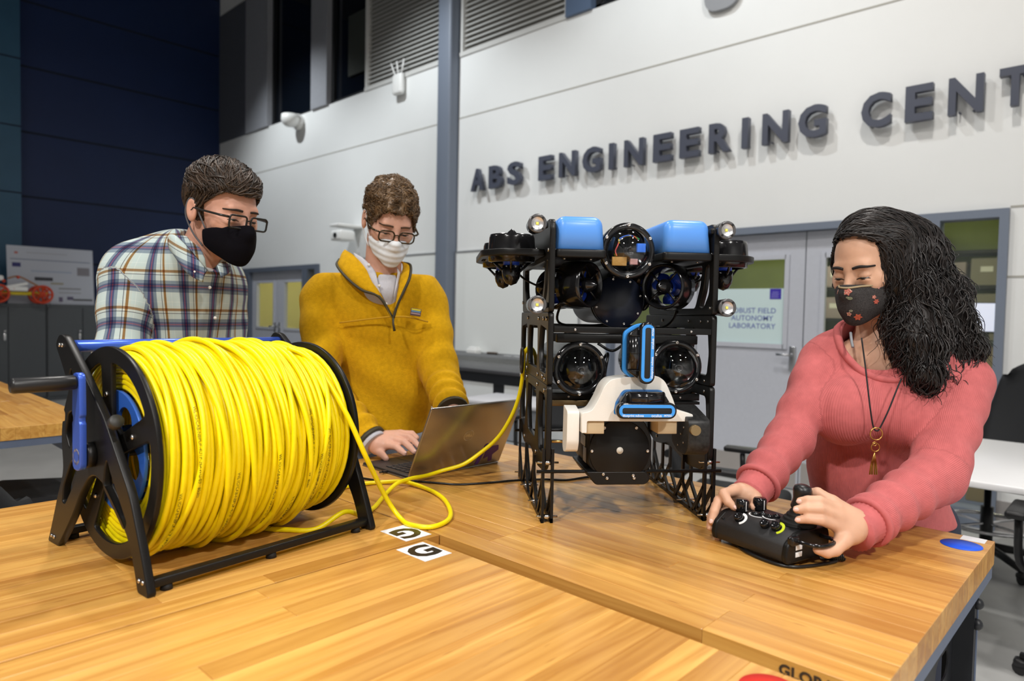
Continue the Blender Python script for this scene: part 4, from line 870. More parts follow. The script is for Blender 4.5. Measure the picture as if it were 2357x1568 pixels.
# black lead lying on the bench
lead = MB().tube(smooth_pts([(-1.452, .962, TZ+.0055), (-1.433, .975, TZ+.003), (-1.40, .985, TZ+.0028), (-1.36, 1.0, TZ+.0028), (-1.33, 1.045, TZ+.0028), (-1.262, 1.085, TZ+.0028), (-1.218, 1.115, TZ+.0028), (-1.183, 1.178, TZ+.0028), (-1.150, 1.255, TZ+.0028), (-1.110, 1.31, TZ+.0028), (-1.07, 1.345, TZ+.0028), (-1.05, 1.42, TZ+.0028), (-1.0, 1.47, TZ+.0028), (-.93, 1.46, TZ+.0028)], 8), .0027, 8).build('lead_sheath', M_wire)
lt = thing('power_lead', 'thin black lead running from the laptop under the robot', 'cable', (-1.433, .975, TZ)); lead.parent = lt; lead.matrix_parent_inverse = Matrix.Translation((1.433, -.975, -TZ))
# ------------------------------------------------------------------ laptop
lap = thing('laptop', 'open silver laptop with a round lid logo and purple sticker', 'laptop', (-1.348, 1.056, TZ), R(87.9))   # local X along the hinge, Y towards the user
M_lapal = mat('brushed_lid_metal', (.40, .38, .36), .30, metal=.9); M_lapdk = mat('dark_palmrest', (.022, .021, .021), .45)
MB().rbox((.156, .1025, .0052), (.312, .205, .0085), .003).build('base', M_lapdk, lap)
MB().rbox((.156, .1025, .0022), (.314, .207, .0042), .002).build('base_edge', M_lapal, lap)
kb = MB().box((.156, .075, .0093), (.275, .100, .0008)).build('keyboard_bed', M_black, lap)
kme = MB().rbox((0, 0, 0), (.0155, .0150, .0018), .0008).mesh('key'); kme.materials.append(mat('key_cap', (.03, .03, .032), .5)); 
for r_ in range(5):
    for c_ in range(15):
        obj('key', kme, None, kb, (.156-.1285+c_*.01835, .115-r_*.0195, .0106))
MB().box((.156, .160, .0096), (.105, .062, .0004)).build('touchpad', mat('touchpad_grey', (.03, .03, .03), .35), lap)
TH = R(116); ML = Matrix.Translation((0, 0, .010)) @ Matrix.Rotation(-(PI/2-(PI-TH)) * 1.0 + 0, 4, 'X')
# lid: leans away from the user (local -Y) by 26 degrees
ML = Matrix.Translation((.156, -.002, .006)) @ Matrix.Rotation(R(26), 4, 'X')
lid = MB().rbox((0, 0, .1025), (.312, .0062, .205), .0028, 3, ML).build('lid', M_lapal, lap)
MB().rbox((0, .0035, .104), (.300, .0006, .190), .0002, 1, ML).build('screen', mat('dark_screen', (.02, .022, .03), .2), lid)
LB = ML @ Matrix.Translation((0, -.0032, 0)) @ Matrix.Rotation(R(90), 4, 'X')     # lid outside face; text reads from outside
MB().lathe([(.0145, 0), (.0145, .0003), (.0160, .0003), (.0160, 0), (.0145, 0)], LB @ Matrix.Translation((0, .108, 0)), 36).build('logo_ring', mat('pale_logo', (.75, .72, .62), .3, metal=.6), lid)
obj('logo_lettering', text_mesh('logo_lettering', 'DELL', .0098, .0001, M=LB @ Matrix.Translation((0, .108, .0002)), offset=.0004), MATS['pale_logo'], lid)
M_pur = mat('purple_vinyl', (.09, .03, .22), .5)
st_ = MB().lathe([(.0001, 0), (.0095, 0), (.0095, .0003), (.0001, .0003)], LB @ Matrix.Translation((.082, .062, 0)), 24).build('sticker_dot', M_pur, lid)
for i, pl in enumerate(([(.060, .004), (.074, .004), (.082, .046), (.068, .046)], [(.086, .046), (.098, .060), (.128, .060), (.134, .044), (.116, .030), (.122, .010), (.108, .008), (.102, .026), (.086, .020)])):
    obj('sticker_stroke', plate_mesh('sticker_stroke', [roundpoly(pl, .002, 2)], .0004, 0, LB @ Matrix.Translation((.0, .0, .0002))), M_pur, lid)
MB().rbox((-.006, .090, .0055), (.014, .008, .006), .001).tube([(-.012, .090, .0055), (-.022, .090, .0055)], .0024, 8).build('usb_plug', M_black, lap)
# ------------------------------------------------------------------ hand controller
CT = thing('rov_controller', 'black joystick control box held by the person in pink', 'controller', V2R((.384, 1.265, TZ)), HEAD+R(-58.59))
M_ctl = mat('textured_black_case', (.016, .016, .017), .42, bump=.35, bscale=1400); M_knob = mat('gloss_black_knob', (.008, .008, .009), .12, spec=.6)
prof = roundpoly([(.004, .008), (.0, .020), (.004, .041), (.030, .058), (.108, .058), (.114, .045), (.114, .008)], [.004, .003, .006, .008, .008, .008, .004], 3)
obj('case', plate_mesh('case', [prof], .150, .002, Matrix.Translation((.077, 0, 0)) @ YZ), M_ctl, CT)
pr2 = [(.0+(y-.057)*1.03+.057, (z-.033)*1.02+.033) for y, z in prof]
for x in (.0015, .1545): obj('end_cap', plate_mesh('end_cap', [pr2], .011, .0025, Matrix.Translation((x, 0, 0)) @ YZ), M_sat, CT)
MB().rbox((.160, .016, .047), (.012, .022, .016), .004, 3, Matrix.Translation((0, 0, 0))).build('corner_bumper', M_knob, CT)
MB().tube(smooth_pts([(.156, .026, .045), (.178, .026, .045), (.194, .034, .045), (.199, .050, .045), (.196, .075, .045), (.180, .090, .045), (.158, .090, .045)], 6), .0036, 10).build('guard_bar', M_knob, CT)
MB().tube(smooth_pts([(.02, .03, .0032), (.07, .006, .0032), (.125, .000, .0032), (.158, .012, .0032), (.172, .045, .0032), (.180, .095, .0032), (.176, .112, .0042), (.150, .116, .0060), (.05, .112, .0060)], 6), .0030, 10).build('stand_wire', M_wire, CT)
cl = []
for i in range(150):
    t_ = i/149; a = t_*2*PI*11; c = Vector((.166+.016*t_, .085+.035*t_, .0125-.004*t_)); cl.append((c.x+.0062*math.cos(a), c.y+.0035*math.cos(a)*0, c.z+.0062*math.sin(a)))
MB().tube(cl, .0017, 6).build('coiled_cord', M_wire, CT)
for z in (.034, .022):
    lb_ = MB().rbox((.1608, .030, z), (.0008, .017, .0085), .0003).build('white_tag', M_paper, CT)
for (x, y) in ((.026, .046), (.036, .084)):
    k_ = MB().lathe([(.0001, .024), (.0105, .024), (.0125, .021), (.0128, .004), (.010, .002), (.010, 0)], Matrix.Translation((x, y, .058)), 24).build('rotary_knob', M_knob, CT)
    MB().rbox((x+.0125, y-.003, .058+.013), (.0012, .0012, .018), .0003).build('pointer_line', mat('white_line', (.8, .8, .8), .4), k_)
# panel height on the sloping front
def zs(y): return .041+(.058-.041)*min(1, max(0, (y-.004)/.026))
def button(x, y, tone=None, r=.0085):
    tilt = R(33) if y < .03 else 0; T = Matrix.Translation((x, y, zs(y)+.0005)) @ Matrix.Rotation(tilt, 4, 'X')
    b = MB().lathe([(.0001, .0075), (r*.55, .0078), (r*.75, .0095), (r*.95, .0085), (r, .006), (r, 0)], T, 22).build('push_button', M_knob, CT)
    if tone:
        arc = [(1.18*r*math.cos(R(a)), 1.18*r*math.sin(R(a))) for a in range(-60, 100, 10)] + [(1.75*r*math.cos(R(a)), 1.75*r*math.sin(R(a))) for a in range(95, -65, -10)]
        obj('button_mark', plate_mesh('button_mark', [arc], .0006, 0, T), mat('mark_'+tone, {'white': (.75, .75, .75), 'lime': (.55, .65, .02)}[tone], .5), b)
button(.042, .021, 'white'); button(.097, .024); button(.118, .026, 'lime')
for (x, y) in ((.056, .058), (.078, .068)):
    for d in (-.006, .006): MB().sphere((x+d*.6, y+d, .0595), (.0075, .0075, .0055), 16, 8).build('rocker_button', M_knob, CT)
    arc = [(x+.016*math.cos(R(a)), y+.016*math.sin(R(a))) for a in range(190, 330, 10)] + [(x+.0185*math.cos(R(a)), y+.0185*math.sin(R(a))) for a in range(325, 185, -10)]
    obj('rocker_mark', plate_mesh('rocker_mark', [arc], .0006, 0, Matrix.Translation((0, 0, .0584))), mat('mark_white', (.75, .75, .75), .5), CT)
for x, y in ((.012, .012), (.095, .048), (.115, .105), (.146, .052)): screws(CT, [(x, y, zs(y))], 'z', .0028, M_sat)
# joystick: bellows boot and grip
J = Matrix.Translation((.126, .074, .058))
bprof = [(.030, 0), (.031, .002)]
for i in range(4): r0 = .029-.0052*i; z0 = .003+.0062*i; bprof += [(r0, z0), (r0+.0015, z0+.0022), (r0, z0+.0044), (r0-.0045, z0+.0056)]
bprof += [(.0095, .030), (.0095, .034)]
MB().lathe(bprof, J, 32).build('joystick_boot', M_rubber, CT)
jg = MB().lathe([(.0095, .026), (.0150, .029), (.0165, .033), (.0150, .039), (.0138, .047), (.0150, .056), (.0158, .063), (.0140, .069), (.0080, .072), (.0001, .0728)], J @ Matrix.Rotation(R(6), 4, 'Y'), 26).build('joystick_grip', M_black, CT)
# ------------------------------------------------------------------ organic shapes: distance fields polygonised by surface nets
def _v(p): return np.asarray(p, np.float32)
def s_cap(P, a, b, ra, rb):
    a, b = _v(a), _v(b); ab = b-a; t = np.clip(((P-a)@ab)/max(1e-9, float(ab@ab)), 0, 1)
    return np.linalg.norm(P-a-t[:, None]*ab, axis=1)-(ra+(rb-ra)*t)
def s_ell(P, c, r, M=None):
    q = P-_v(c)
    if M is not None: q = q@np.asarray(M, np.float32)      # columns of M are the ellipsoid axes
    r = _v(r); k0 = np.linalg.norm(q/r, axis=1); k1 = np.linalg.norm(q/(r*r), axis=1)+1e-9
    return k0*(k0-1)/k1
def s_ecap(P, a, b, ra, rb, flat, n):
    """tapered capsule squashed by factor flat along direction n"""
    n = _v(n); n = n/np.linalg.norm(n); a, b = _v(a), _v(b); ab = b-a; t = np.clip(((P-a)@ab)/max(1e-9, float(ab@ab)), 0, 1)
    q = P-a-t[:, None]*ab; c = q@n; q = q+np.outer(c*(1/flat-1), n)
    return (np.linalg.norm(q, axis=1)-(ra+(rb-ra)*t))*min(1., flat)
def smin(a, b, k):
    h = np.clip(.5+.5*(b-a)/k, 0, 1); return b+(a-b)*h-k*h*(1-h)
def smax(a, b, k): return -smin(-a, -b, k)
def uni(ds, k):
    d = ds[0]
    for e in ds[1:]: d = smin(d, e, k)
    return d
def near(P, c, r, f):
    """evaluate f only around the ball (c, r); elsewhere the distance to the ball"""
    d = np.linalg.norm(P-_v(c), axis=1)-np.float32(r); m = d < .05
    if m.any(): d[m] = f(P[m])
    return d
def plane(P, p, n): n = _v(n); n = n/np.linalg.norm(n); return (P-_v(p))@n
def hnoise(P, f, seed=0):
    """cheap smooth noise from summed sines"""
    r = np.random.RandomState(seed); o = np.zeros(len(P), np.float32)
    for i in range(5):
        k = r.normal(size=3).astype(np.float32); k *= f/np.linalg.norm(k)*r.uniform(.7, 1.5); o += np.sin(P@k+r.uniform(0, 6.28))
    return o/3
def nets(fn, lo, hi, h, cf=16):
    """surface nets on a sparse band of grid points around the zero level"""
    lo = np.array(lo, np.float64); n = (np.ceil((np.array(hi)-lo)/(h*cf)).astype(np.int64)+1)*cf
    def ev(p):
        p = p.astype(np.float32); return np.concatenate([fn(p[i:i+120000]) for i in range(0, len(p), 120000)]) if len(p) else np.zeros(0, np.float32)
    act = np.stack(np.meshgrid(*[np.arange(k) for k in n//cf], indexing='ij'), -1).reshape(-1, 3)
    for lev, nxt, mg in ((cf, 4, .010), (4, 2, .008), (2, 1, h*1.6+.0015)):
        H = h*lev; d = ev(lo+act*H+(H-h)*.5); act = act[np.abs(d) < H*.95+mg]; r = lev//nxt
        off = np.stack(np.meshgrid(*[np.arange(r)]*3, indexing='ij'), -1).reshape(-1, 3); act = (act[:, None, :]*r+off[None]).reshape(-1, 3)
    st = np.array([n[1]*n[2], n[2], 1], np.int64); key = act@st; o = np.argsort(key, kind='stable'); key = key[o]; act = act[o]; val = ev(lo+act*h)
    def find(K, q):
        i = np.minimum(np.searchsorted(K, q), len(K)-1); return i, K[i] == q
    cor = np.array([(a, b, e) for a in (0, 1) for b in (0, 1) for e in (0, 1)])
    C8 = np.zeros((len(key), 8), np.float32); ok = np.ones(len(key), bool); ix = {}
    for c, cc in enumerate(cor):
        i, f = find(key, key+cc@st) if c else (np.arange(len(key)), np.ones(len(key), bool)); C8[:, c] = val[i]; ok &= f
        if cc.sum() == 1: ix[int(np.argmax(cc))] = (i, f)
    neg = (C8 < 0).sum(1); cm = ok & (neg > 0) & (neg < 8); cell = act[cm]; V8 = C8[cm]; ckey = key[cm]; K = len(cell)
    acc = np.zeros((K, 3)); cnt = np.zeros(K)
    for i in range(8):
        for j in range(i+1, 8):
            if np.abs(cor[i]-cor[j]).sum() != 1: continue
            x, y = V8[:, i], V8[:, j]; mk = (x < 0) != (y < 0); t = np.where(mk, x/(x-y+1e-12), 0)
            acc += (cor[i]+t[:, None]*(cor[j]-cor[i]))*mk[:, None]; cnt += mk
    V = lo+(cell+acc/cnt[:, None])*h; F = []
    for ax in range(3):
        u, w = (ax+1) % 3, (ax+2) % 3; i, f = ix[ax]; ch = f & ((val < 0) != (val[i] < 0)); k0 = key[ch]; ins = val[ch] < 0; qd = []; good = np.ones(len(k0), bool)
        for du, dw in ((1, 1), (0, 1), (0, 0), (1, 0)):
            j, g = find(ckey, k0-du*st[u]-dw*st[w]); qd.append(j); good &= g
        quad = np.stack(qd, 1); quad[~ins] = quad[~ins][:, ::-1]; F.append(quad[good])
    return V, np.concatenate(F)
def arr_mesh(name, V, F, attr=None):
    me = bpy.data.meshes.new(name); me.vertices.add(len(V)); me.vertices.foreach_set('co', V.astype(np.float32).ravel())
    me.loops.add(F.size); me.loops.foreach_set('vertex_index', F.astype(np.int32).ravel())
    me.polygons.add(len(F)); me.polygons.foreach_set('loop_start', np.arange(0, F.size, 4, dtype=np.int32))
    me.polygons.foreach_set('use_smooth', np.ones(len(F), bool)); me.update(calc_edges=True); me.validate()
    for k, a in (attr or {}).items():
        at = me.attributes.new(k, 'FLOAT_VECTOR', 'POINT'); at.data.foreach_set('vector', np.asarray(a, np.float32).ravel())
    return me
def smoothV(V, F, it=1):
    for _ in range(it):
        s = np.zeros_like(V); c = np.zeros(len(V))
        for i in range(4): np.add.at(s, F[:, i], V[F[:, (i+1) % 4]]+V[F[:, i-1]]); np.add.at(c, F[:, i], 2)
        V = V*.5+.5*s/np.maximum(c, 1)[:, None]
    return V
VR = Matrix.Rotation(HEAD, 4, 'Z')
class Person:
    """built in the viewer-heading frame; origin at the feet"""
    def __init__(s, label, o): s.o = Vector(o); s.label = label; s.root = None
    def add(s, name, me, m):
        me.transform(Matrix.Translation(-s.o))
        o_ = obj(name, me, m, s.root)
        if s.root is None:
            s.root = o_; o_.location = V2R(s.o); o_.rotation_euler = (0, 0, HEAD); tag(o_, s.label, 'person')
        return o_
    def mb(s, name, mb, m): return s.add(name, mb.mesh(name), m)
    def sdf(s, name, fn, lo, hi, h, m, it=1, attr=None):
        V, F = nets(fn, lo, hi, h)
        if it: V = smoothV(V, F, it)
        return s.add(name, arr_mesh(name, V, F, {'cloth_uv': attr(V)} if attr else None), m)
class Head:
    """head frame: face towards -Y, X to the viewer's right, Z up, origin between the ears"""
    def __init__(s, c, yaw, pitch, roll=0., sc=1.): s.M = Matrix.Translation(c) @ Matrix.Rotation(R(yaw), 4, 'Z') @ Matrix.Rotation(R(pitch), 4, 'X') @ Matrix.Rotation(R(roll), 4, 'Y') @ Matrix.Scale(sc, 4); s.sc = sc; s.A = np.array(s.M.inverted(), np.float32)
    def loc(s, P): return P@s.A[:3, :3].T+s.A[:3, 3]
    def w(s, p): return s.M @ Vector(p)
    def skull(s, Q):
        return uni([s_ell(Q, (0, .020, .045), (.0745, .094, .086)), s_ell(Q, (0, -.030, .008), (.0635, .066, .088))], .03)
    def face(s, P, fem=0.):
        Q = s.loc(P)
        d = s.skull(Q)
        d = smin(d, s_ell(Q, (0, -.036, -.062), (.0545-.004*fem, .056, .053)), .025)
        d = smin(d, s_cap(Q, (0, -.080, -.097), (0, -.080, -.094), .019, .019), .022)
        for e in (-1, 1): d = smin(d, s_cap(Q, (e*.046, -.058, -.018), (e*.040, -.068, -.024), .022, .020), .02)
        d = smin(d, s_cap(Q, (-.034, -.0825, .024), (.034, -.0825, .024), .012, .012), .014)
        for e in (-1, 1): d = smax(d, -s_ell(Q, (e*.031, -.107, .003), (.0165, .016, .0105)), .012)
        nose = uni([s_cap(Q, (0, -.092, .012), (0, -.112, -.028), .0085, .0115), s_cap(Q, (-.012, -.104, -.032), (.012, -.104, -.032), .0075, .0075)], .008)
        d = smin(d, nose, .012)
        d = smin(d, s_ell(Q, (0, -.094, -.066), (.024, .013, .014)), .012)
        for e in (-1, 1):
            lid = smax(s_ell(Q, (e*.031, -.0830, .001), (.0155, .0130, .0125)), plane(Q, (e*.031, -.095, -.0035), (0, .35, -1)), .002)
            d = smin(d, lid, .004)
            d = smin(d, s_ell(Q, (e*.031, -.0835, -.0095), (.015, .0115, .0055)), .006)
            ca, sa = math.cos(R(14)), math.sin(R(14)); Me = [[math.cos(R(22)), -e*math.sin(R(22))*-1*0, 0], [0, ca, -sa], [0, sa, ca]]
            ear = s_ell(Q, (e*.0795, .014, -.004), (.0085, .0190, .0315), np.array(Me, np.float32).T)
            ear = smax(ear, -s_ell(Q, (e*.0890, .010, .002), (.0075, .0115, .0210)), .005)
            d = smin(d, ear, .006)
        return d*s.sc
    def mask(s, P, puff=.0, top=(-.006, -.040), bot=(-.124, -.080), back=-.006):
        Q = s.loc(P)
        f = uni([s_ell(Q, (0, -.036, -.045), (.0665, .0660, .0740)), s_ell(Q, (0, -.062, -.068), (.0480, .0600, .0540)), s_cap(Q, (0, -.098, .000), (0, -.112, -.034), .0105, .0165), s_cap(Q, (0, -.090, -.100), (0, -.090, -.080), .0235, .026)], .022)-puff
        yb = (Q[:, 1]+.118)/(.118+back)
        up = Q[:, 2]-(top[0]+(top[1]-top[0])*np.clip(yb, 0, 1.2)**.9)
        dn = -(Q[:, 2]-(bot[0]+(bot[1]-bot[0])*np.clip(yb, 0, 1.2)))
        d = smax(smax(f, up, .004), dn, .010); d = smax(d, Q[:, 1]-back, .004)
        return d*s.sc
    def on(s, x, z, lift=.0008, fem=0., y0=-.16):
        """point on the face surface reached from the front at head coordinates (x, z)"""
        q = s.w((x, y0, z)); d = (s.w((0, 1, 0))-s.w((0, 0, 0))).normalized()
        for _ in range(40): q = q+d*float(s.face(np.array([q], np.float32), fem)[0])*.7
        return q-d*lift
    def eyes(s, p, iris):
        for e in (-1, 1):
            ey = p.mb('eyeball', MB().sphere((0, 0, 0), .0118, 18, 12, s.M @ Matrix.Translation((e*.031, -.0838, -.0016))), mat('eye_white', (.72, .70, .68), .2))
            p.mb('iris', MB().lathe([(.0001, .0121), (.0052, .0113), (.0052, .0105)], s.M @ Matrix.Translation((e*.031, -.0838, -.0016)) @ Matrix.Rotation(R(90+32), 4, 'X'), 16), mat('iris_'+iris, {'brown': (.03, .012, .006), 'hazel': (.05, .04, .02)}[iris], .1))
            pts = [s.on(e*.031+t*.0150, -.0030-.0030*t*t, .0012) for t in [i/5-1 for i in range(11)]]
            p.mb('lashes', MB().tube(pts, [.0005+.0011*math.sin(PI*min(1, i/10+.04)) for i in range(11)], 6), mat('lash_dark', (.012, .009, .007), .6))
    def brows(s, p, col, th=.0030, rise=.004):
        for e in (-1, 1):
            pts = [s.on(e*(.012+.040*t), .0215+rise*math.sin(PI*t*.8)-.004*t*t, .0004) for t in [i/10 for i in range(11)]]
            p.mb('eyebrow', MB().tube(pts, [th*(.6+.5*math.sin(PI*min(1, .25+.75*i/10))) for i in range(11)], 8), col)
    def glasses(s, p, m, w=.0260, h=.0180, r=.009, name='glasses', drop=-.004, fwd=-.1135):
        T = s.M; g = MB(); lens = MB()
        for e in (-1, 1):
            lp = [(e*.0325+x, fwd+.10*(abs(e*.0325+x))**2*9*.2, drop+z) for x, z in rrect(w*2, h*2, r, 5)]
            g.tube(lp, .0026, 8, closed=True, M=T)
            g.tube([(e*(.0325+w), fwd+.004, drop+h*.62), (e*.066, fwd+.010, drop+h*.62), (e*.0745, fwd+.022, drop+h*.60), (e*.0800, -.030, drop+h*.55), (e*.0815, .004, drop+h*.55), (e*.0800, .026, drop-.010)], [.0028, .0032, .0032, .0028, .0024, .0020], 8, M=T)
        g.tube([(-.0325+w, fwd+.001, drop+h*.25), (0, fwd-.002, drop+h*.42), (.0325-w, fwd+.001, drop+h*.25)], .0020, 8, M=T)
        go = p.mb(name, g, m)
        for e in (-1, 1):
            vs = [(e*.0325+x, fwd+.18*(abs(e*.0325+x))**2, drop+z) for x, z in rrect(w*2-.002, h*2-.002, r, 5)]; n = len(vs)
            vs2 = [(x, y+.0012, z) for x, y, z in vs]
            p.mb('lens', MB().add(vs+vs2, [list(range(n)), list(range(2*n-1, n-1, -1))]+[[i, n+i, n+(i+1) % n, (i+1) % n] for i in range(n)], False, T), M_lens)
        return go
def skin_mat(name, col, blush=(.55, .18, .13)):
    m = mat(name, col, .46, noise=.06, nscale=35, bump=.05, bscale=500, sss=.12, spec=.4); return m
def fingers(P, chains, k=.004):
    """chains: list of [(point, radius), ...]"""
    ds = []
    for ch in chains:
        d = None
        for (a, ra), (b, rb) in zip(ch[:-1], ch[1:]):
            e = s_cap(P, a, b, ra, rb); d = e if d is None else smin(d, e, .002)
        ds.append(d)
    return ds

def trace_locks(fn, seeds, dirf, length, seg, off, r, seed, amp=0., freq=0., tip=.35, sides=4, lift=0., keep=None):
    """hair locks traced along a distance-field surface; amp/freq give the curl"""
    rn = np.random.RandomState(seed); P = np.asarray(seeds, np.float32).copy(); n = len(P); L_ = length*rn.uniform(.65, 1.2, n); st = (L_/seg)[:, None].astype(np.float32)
    ph = rn.uniform(0, 6.28, n); am = amp*rn.uniform(.5, 1.5, n); fr = freq*rn.uniform(.75, 1.3, n); rr = r*rn.uniform(.6, 1.3, n); o_ = off*rn.uniform(.3, 1.2, n); path = []; e = .0015; jit = rn.normal(size=(n, 3)).astype(np.float32)*.22
    for k in range(seg+1):
        d = fn(P); g = np.stack([fn(P+np.eye(3, dtype=np.float32)[i]*e)-d for i in range(3)], 1); g = g/(np.linalg.norm(g, axis=1, keepdims=True)+1e-9)
        P = P-g*np.clip(d-o_-lift*(k/seg)**2, -.01, .01)[:, None]
        t = dirf(P)+jit; t = t-g*(t*g).sum(1, keepdims=True); t = t/(np.linalg.norm(t, axis=1, keepdims=True)+1e-9)
        sd = np.cross(g, t); a = (ph+fr*L_*k/seg)[:, None]; w = (am*min(1, .15+k/seg*1.3))[:, None]
        path.append(P+(sd*np.cos(a)+g*np.sin(a)*.7+g*.6)*w); P = P+t*st
    path = np.stack(path, 1)
    if keep is not None: kp = keep(path); path = path[kp]; rr = rr[kp]
    return path, rr[:, None]*(1-(1-tip)*(np.arange(seg+1)/seg)**2)[None], sides
def tubes(sets):
    """one array mesh from many (paths, radii, sides) batches"""
    VV = []; FF = []; base = 0
    for path, rad, sides in sets:
        n, m, _ = path.shape; t = np.gradient(path, axis=1); t /= np.linalg.norm(t, axis=2, keepdims=True)+1e-9
        ref = np.where(np.abs(t[..., 2:3]) < .9, np.array([0, 0, 1.]), np.array([1., 0, 0])); n1 = np.cross(t, ref); n1 /= np.linalg.norm(n1, axis=2, keepdims=True)+1e-9; n2 = np.cross(t, n1)
        an = 2*np.pi*np.arange(sides)/sides; V = path[:, :, None]+(n1[:, :, None]*np.cos(an)[:, None]+n2[:, :, None]*np.sin(an)[:, None])*rad[:, :, None, None]
        idx = base+np.arange(n*m*sides).reshape(n, m, sides); nx = np.roll(idx, -1, 2); F = np.stack([idx[:, :-1], nx[:, :-1], nx[:, 1:], idx[:, 1:]], -1).reshape(-1, 4)
        VV.append(V.reshape(-1, 3)); FF.append(F); base += n*m*sides
    return np.concatenate(VV), np.concatenate(FF)
def hair_locks(p, parent, sets, m):
    V, F = tubes(sets); me = arr_mesh('hair_locks', V-np.array(p.o), F); return obj('hair_locks', me, m, parent)

def nails(p, tips, m, r=.0046):
    """(tip, previous joint, facing) -> a thin nail plate on the back of each fingertip"""
    for t, b, f in tips:
        t, b = Vector(t), Vector(b); d = (t-b).normalized(); n = Vector(f); n = (n-d*n.dot(d)).normalized(); s_ = d.cross(n)
        M4 = Matrix((( *s_, 0), (*d, 0), (*n, 0), (0, 0, 0, 1))).transposed(); M4.translation = t+d*.0010+n*(.0062)
        p.mb('fingernail', MB().sphere((0, 0, 0), (r*.85, r*1.1, .0016), 12, 6, M4), m)
# ------------------------------------------------------------------ person in the yellow fleece
M_skinA = skin_mat('light_skin', (.62, .33, .24)); M_skinB = skin_mat('fair_skin', (.66, .37, .27)); M_skinC = skin_mat('warm_skin', (.62, .36, .24))
M_fleece = mat('mustard_fleece', (.63, .345, .008), .95, noise=.10, nscale=90, bump=.9, bscale=420, sheen=.05, spec=.1)
M_olive = mat('dark_olive_trim', (.045, .038, .018), .6)
M_shirtg = mat('pale_grey_shirt', (.55, .55, .60), .8, noise=.05, nscale=300)
M_jeans = mat('grey_trousers', (.20, .22, .26), .85, noise=.1, nscale=200)
M_maskw = mat('white_surgical_mask', (.80, .84, .88), .6, bump=.15, bscale=120)
def hair_mat(name, c0, c1):
    m = mat(name, c0, .40, spec=.5); nt = m.node_tree; b = nt.nodes['Principled BSDF']; g = nt.nodes.new('ShaderNodeNewGeometry'); r = nt.nodes.new('ShaderNodeValToRGB')
    r.color_ramp.elements[0].color = (*c0, 1); r.color_ramp.elements[1].color = (*c1, 1); nt.links.new(g.outputs['Random Per Island'], r.inputs[0]); nt.links.new(r.outputs[0], b.inputs['Base Color']); return m
M_hairB = hair_mat('curly_brown_hair', (.045, .026, .012), (.22, .13, .06)); M_hairA = hair_mat('dark_brown_hair', (.010, .007, .005), (.065, .038, .022)); M_hairC = hair_mat('black_curly_hair', (.004, .0035, .004), (.020, .014, .012))
def meshVN(o):
    me = o.data; V = np.empty(len(me.vertices)*3, np.float32); me.vertices.foreach_get('co', V); N = np.empty_like(V); me.vertices.foreach_get('normal', N); return V.reshape(-1, 3), N.reshape(-1, 3)
def ribbon(p, name, A, B, th, m, n=6, bulge=0., nrm=(0, -1, 0)):
    """thick strip between two polylines (same count) in the viewer frame"""
    A = smooth_pts(A, n); B = smooth_pts(B, n); c = len(A); k = 5; vs = []; nv = Vector(nrm)
    for off in (0, 1):
        for a, b in zip(A, B):
            for j in range(k):
                t = j/(k-1); vs.append(a.lerp(b, t)+nv*(bulge*math.sin(PI*t)+(th if off else 0)))
    fs = []; N = c*k
    for i in range(c-1):
        for j in range(k-1):
            q = [i*k+j, i*k+j+1, (i+1)*k+j+1, (i+1)*k+j]; fs.append(q); fs.append([N+x for x in q[::-1]])
        for j in (0, k-1): a, b = i*k+j, (i+1)*k+j; fs.append([a, b, N+b, N+a] if j == 0 else [b, a, N+a, N+b])
    for i in (0, c-1):
        for j in range(k-1): a, b = i*k+j, i*k+j+1; fs.append([b, a, N+a, N+b] if i == 0 else [a, b, N+b, N+a])
    return p.mb(name, MB().add(vs, fs, True), m)
def folds(P, a, b, f, amp, seed=0):
    """ring wrinkles along a limb"""
    a, b = _v(a), _v(b); ab = b-a; L_ = np.linalg.norm(ab); t = ((P-a)@ab)/L_
    return amp*np.sin(t*f+1.6*hnoise(P, 14, seed))*np.clip(t/L_*1.6+.1, 0, 1)

p2 = Person('person in a mustard fleece with glasses typing on the laptop', (-0.4255, 2.1700, 0.0000))
h2 = Head((-0.3725, 2.0500, 1.6412), 24, 28, 3, .905)
SL2, EL2, WL2 = (-0.5987, 2.1300, 1.4077), (-0.5603, 2.0200, 1.1420), (-0.3970, 1.9250, 1.0108)
SR2, ER2, WR2 = (-0.2679, 2.1600, 1.4011), (-0.2211, 2.1000, 1.1870), (-0.1645, 1.9300, 1.0978)
NB2 = (-0.3995, 2.0900, 1.4638)
def torso2(P, g):
    d = uni([s_ecap(P, (-0.4236, 2.1500, 1.3774), (-0.4104, 2.1900, 1.0278), .152+g, .142+g, .70, (0, 1, 0)), s_cap(P, (-0.5691, 2.1400, 1.4329), (-0.2985, 2.1500, 1.4331), .062+g, .062+g), s_cap(P, (-0.4042, 2.1000, 1.4774), (-0.4180, 2.1500, 1.3707), .070+g, .09+g)], .05)
    return d
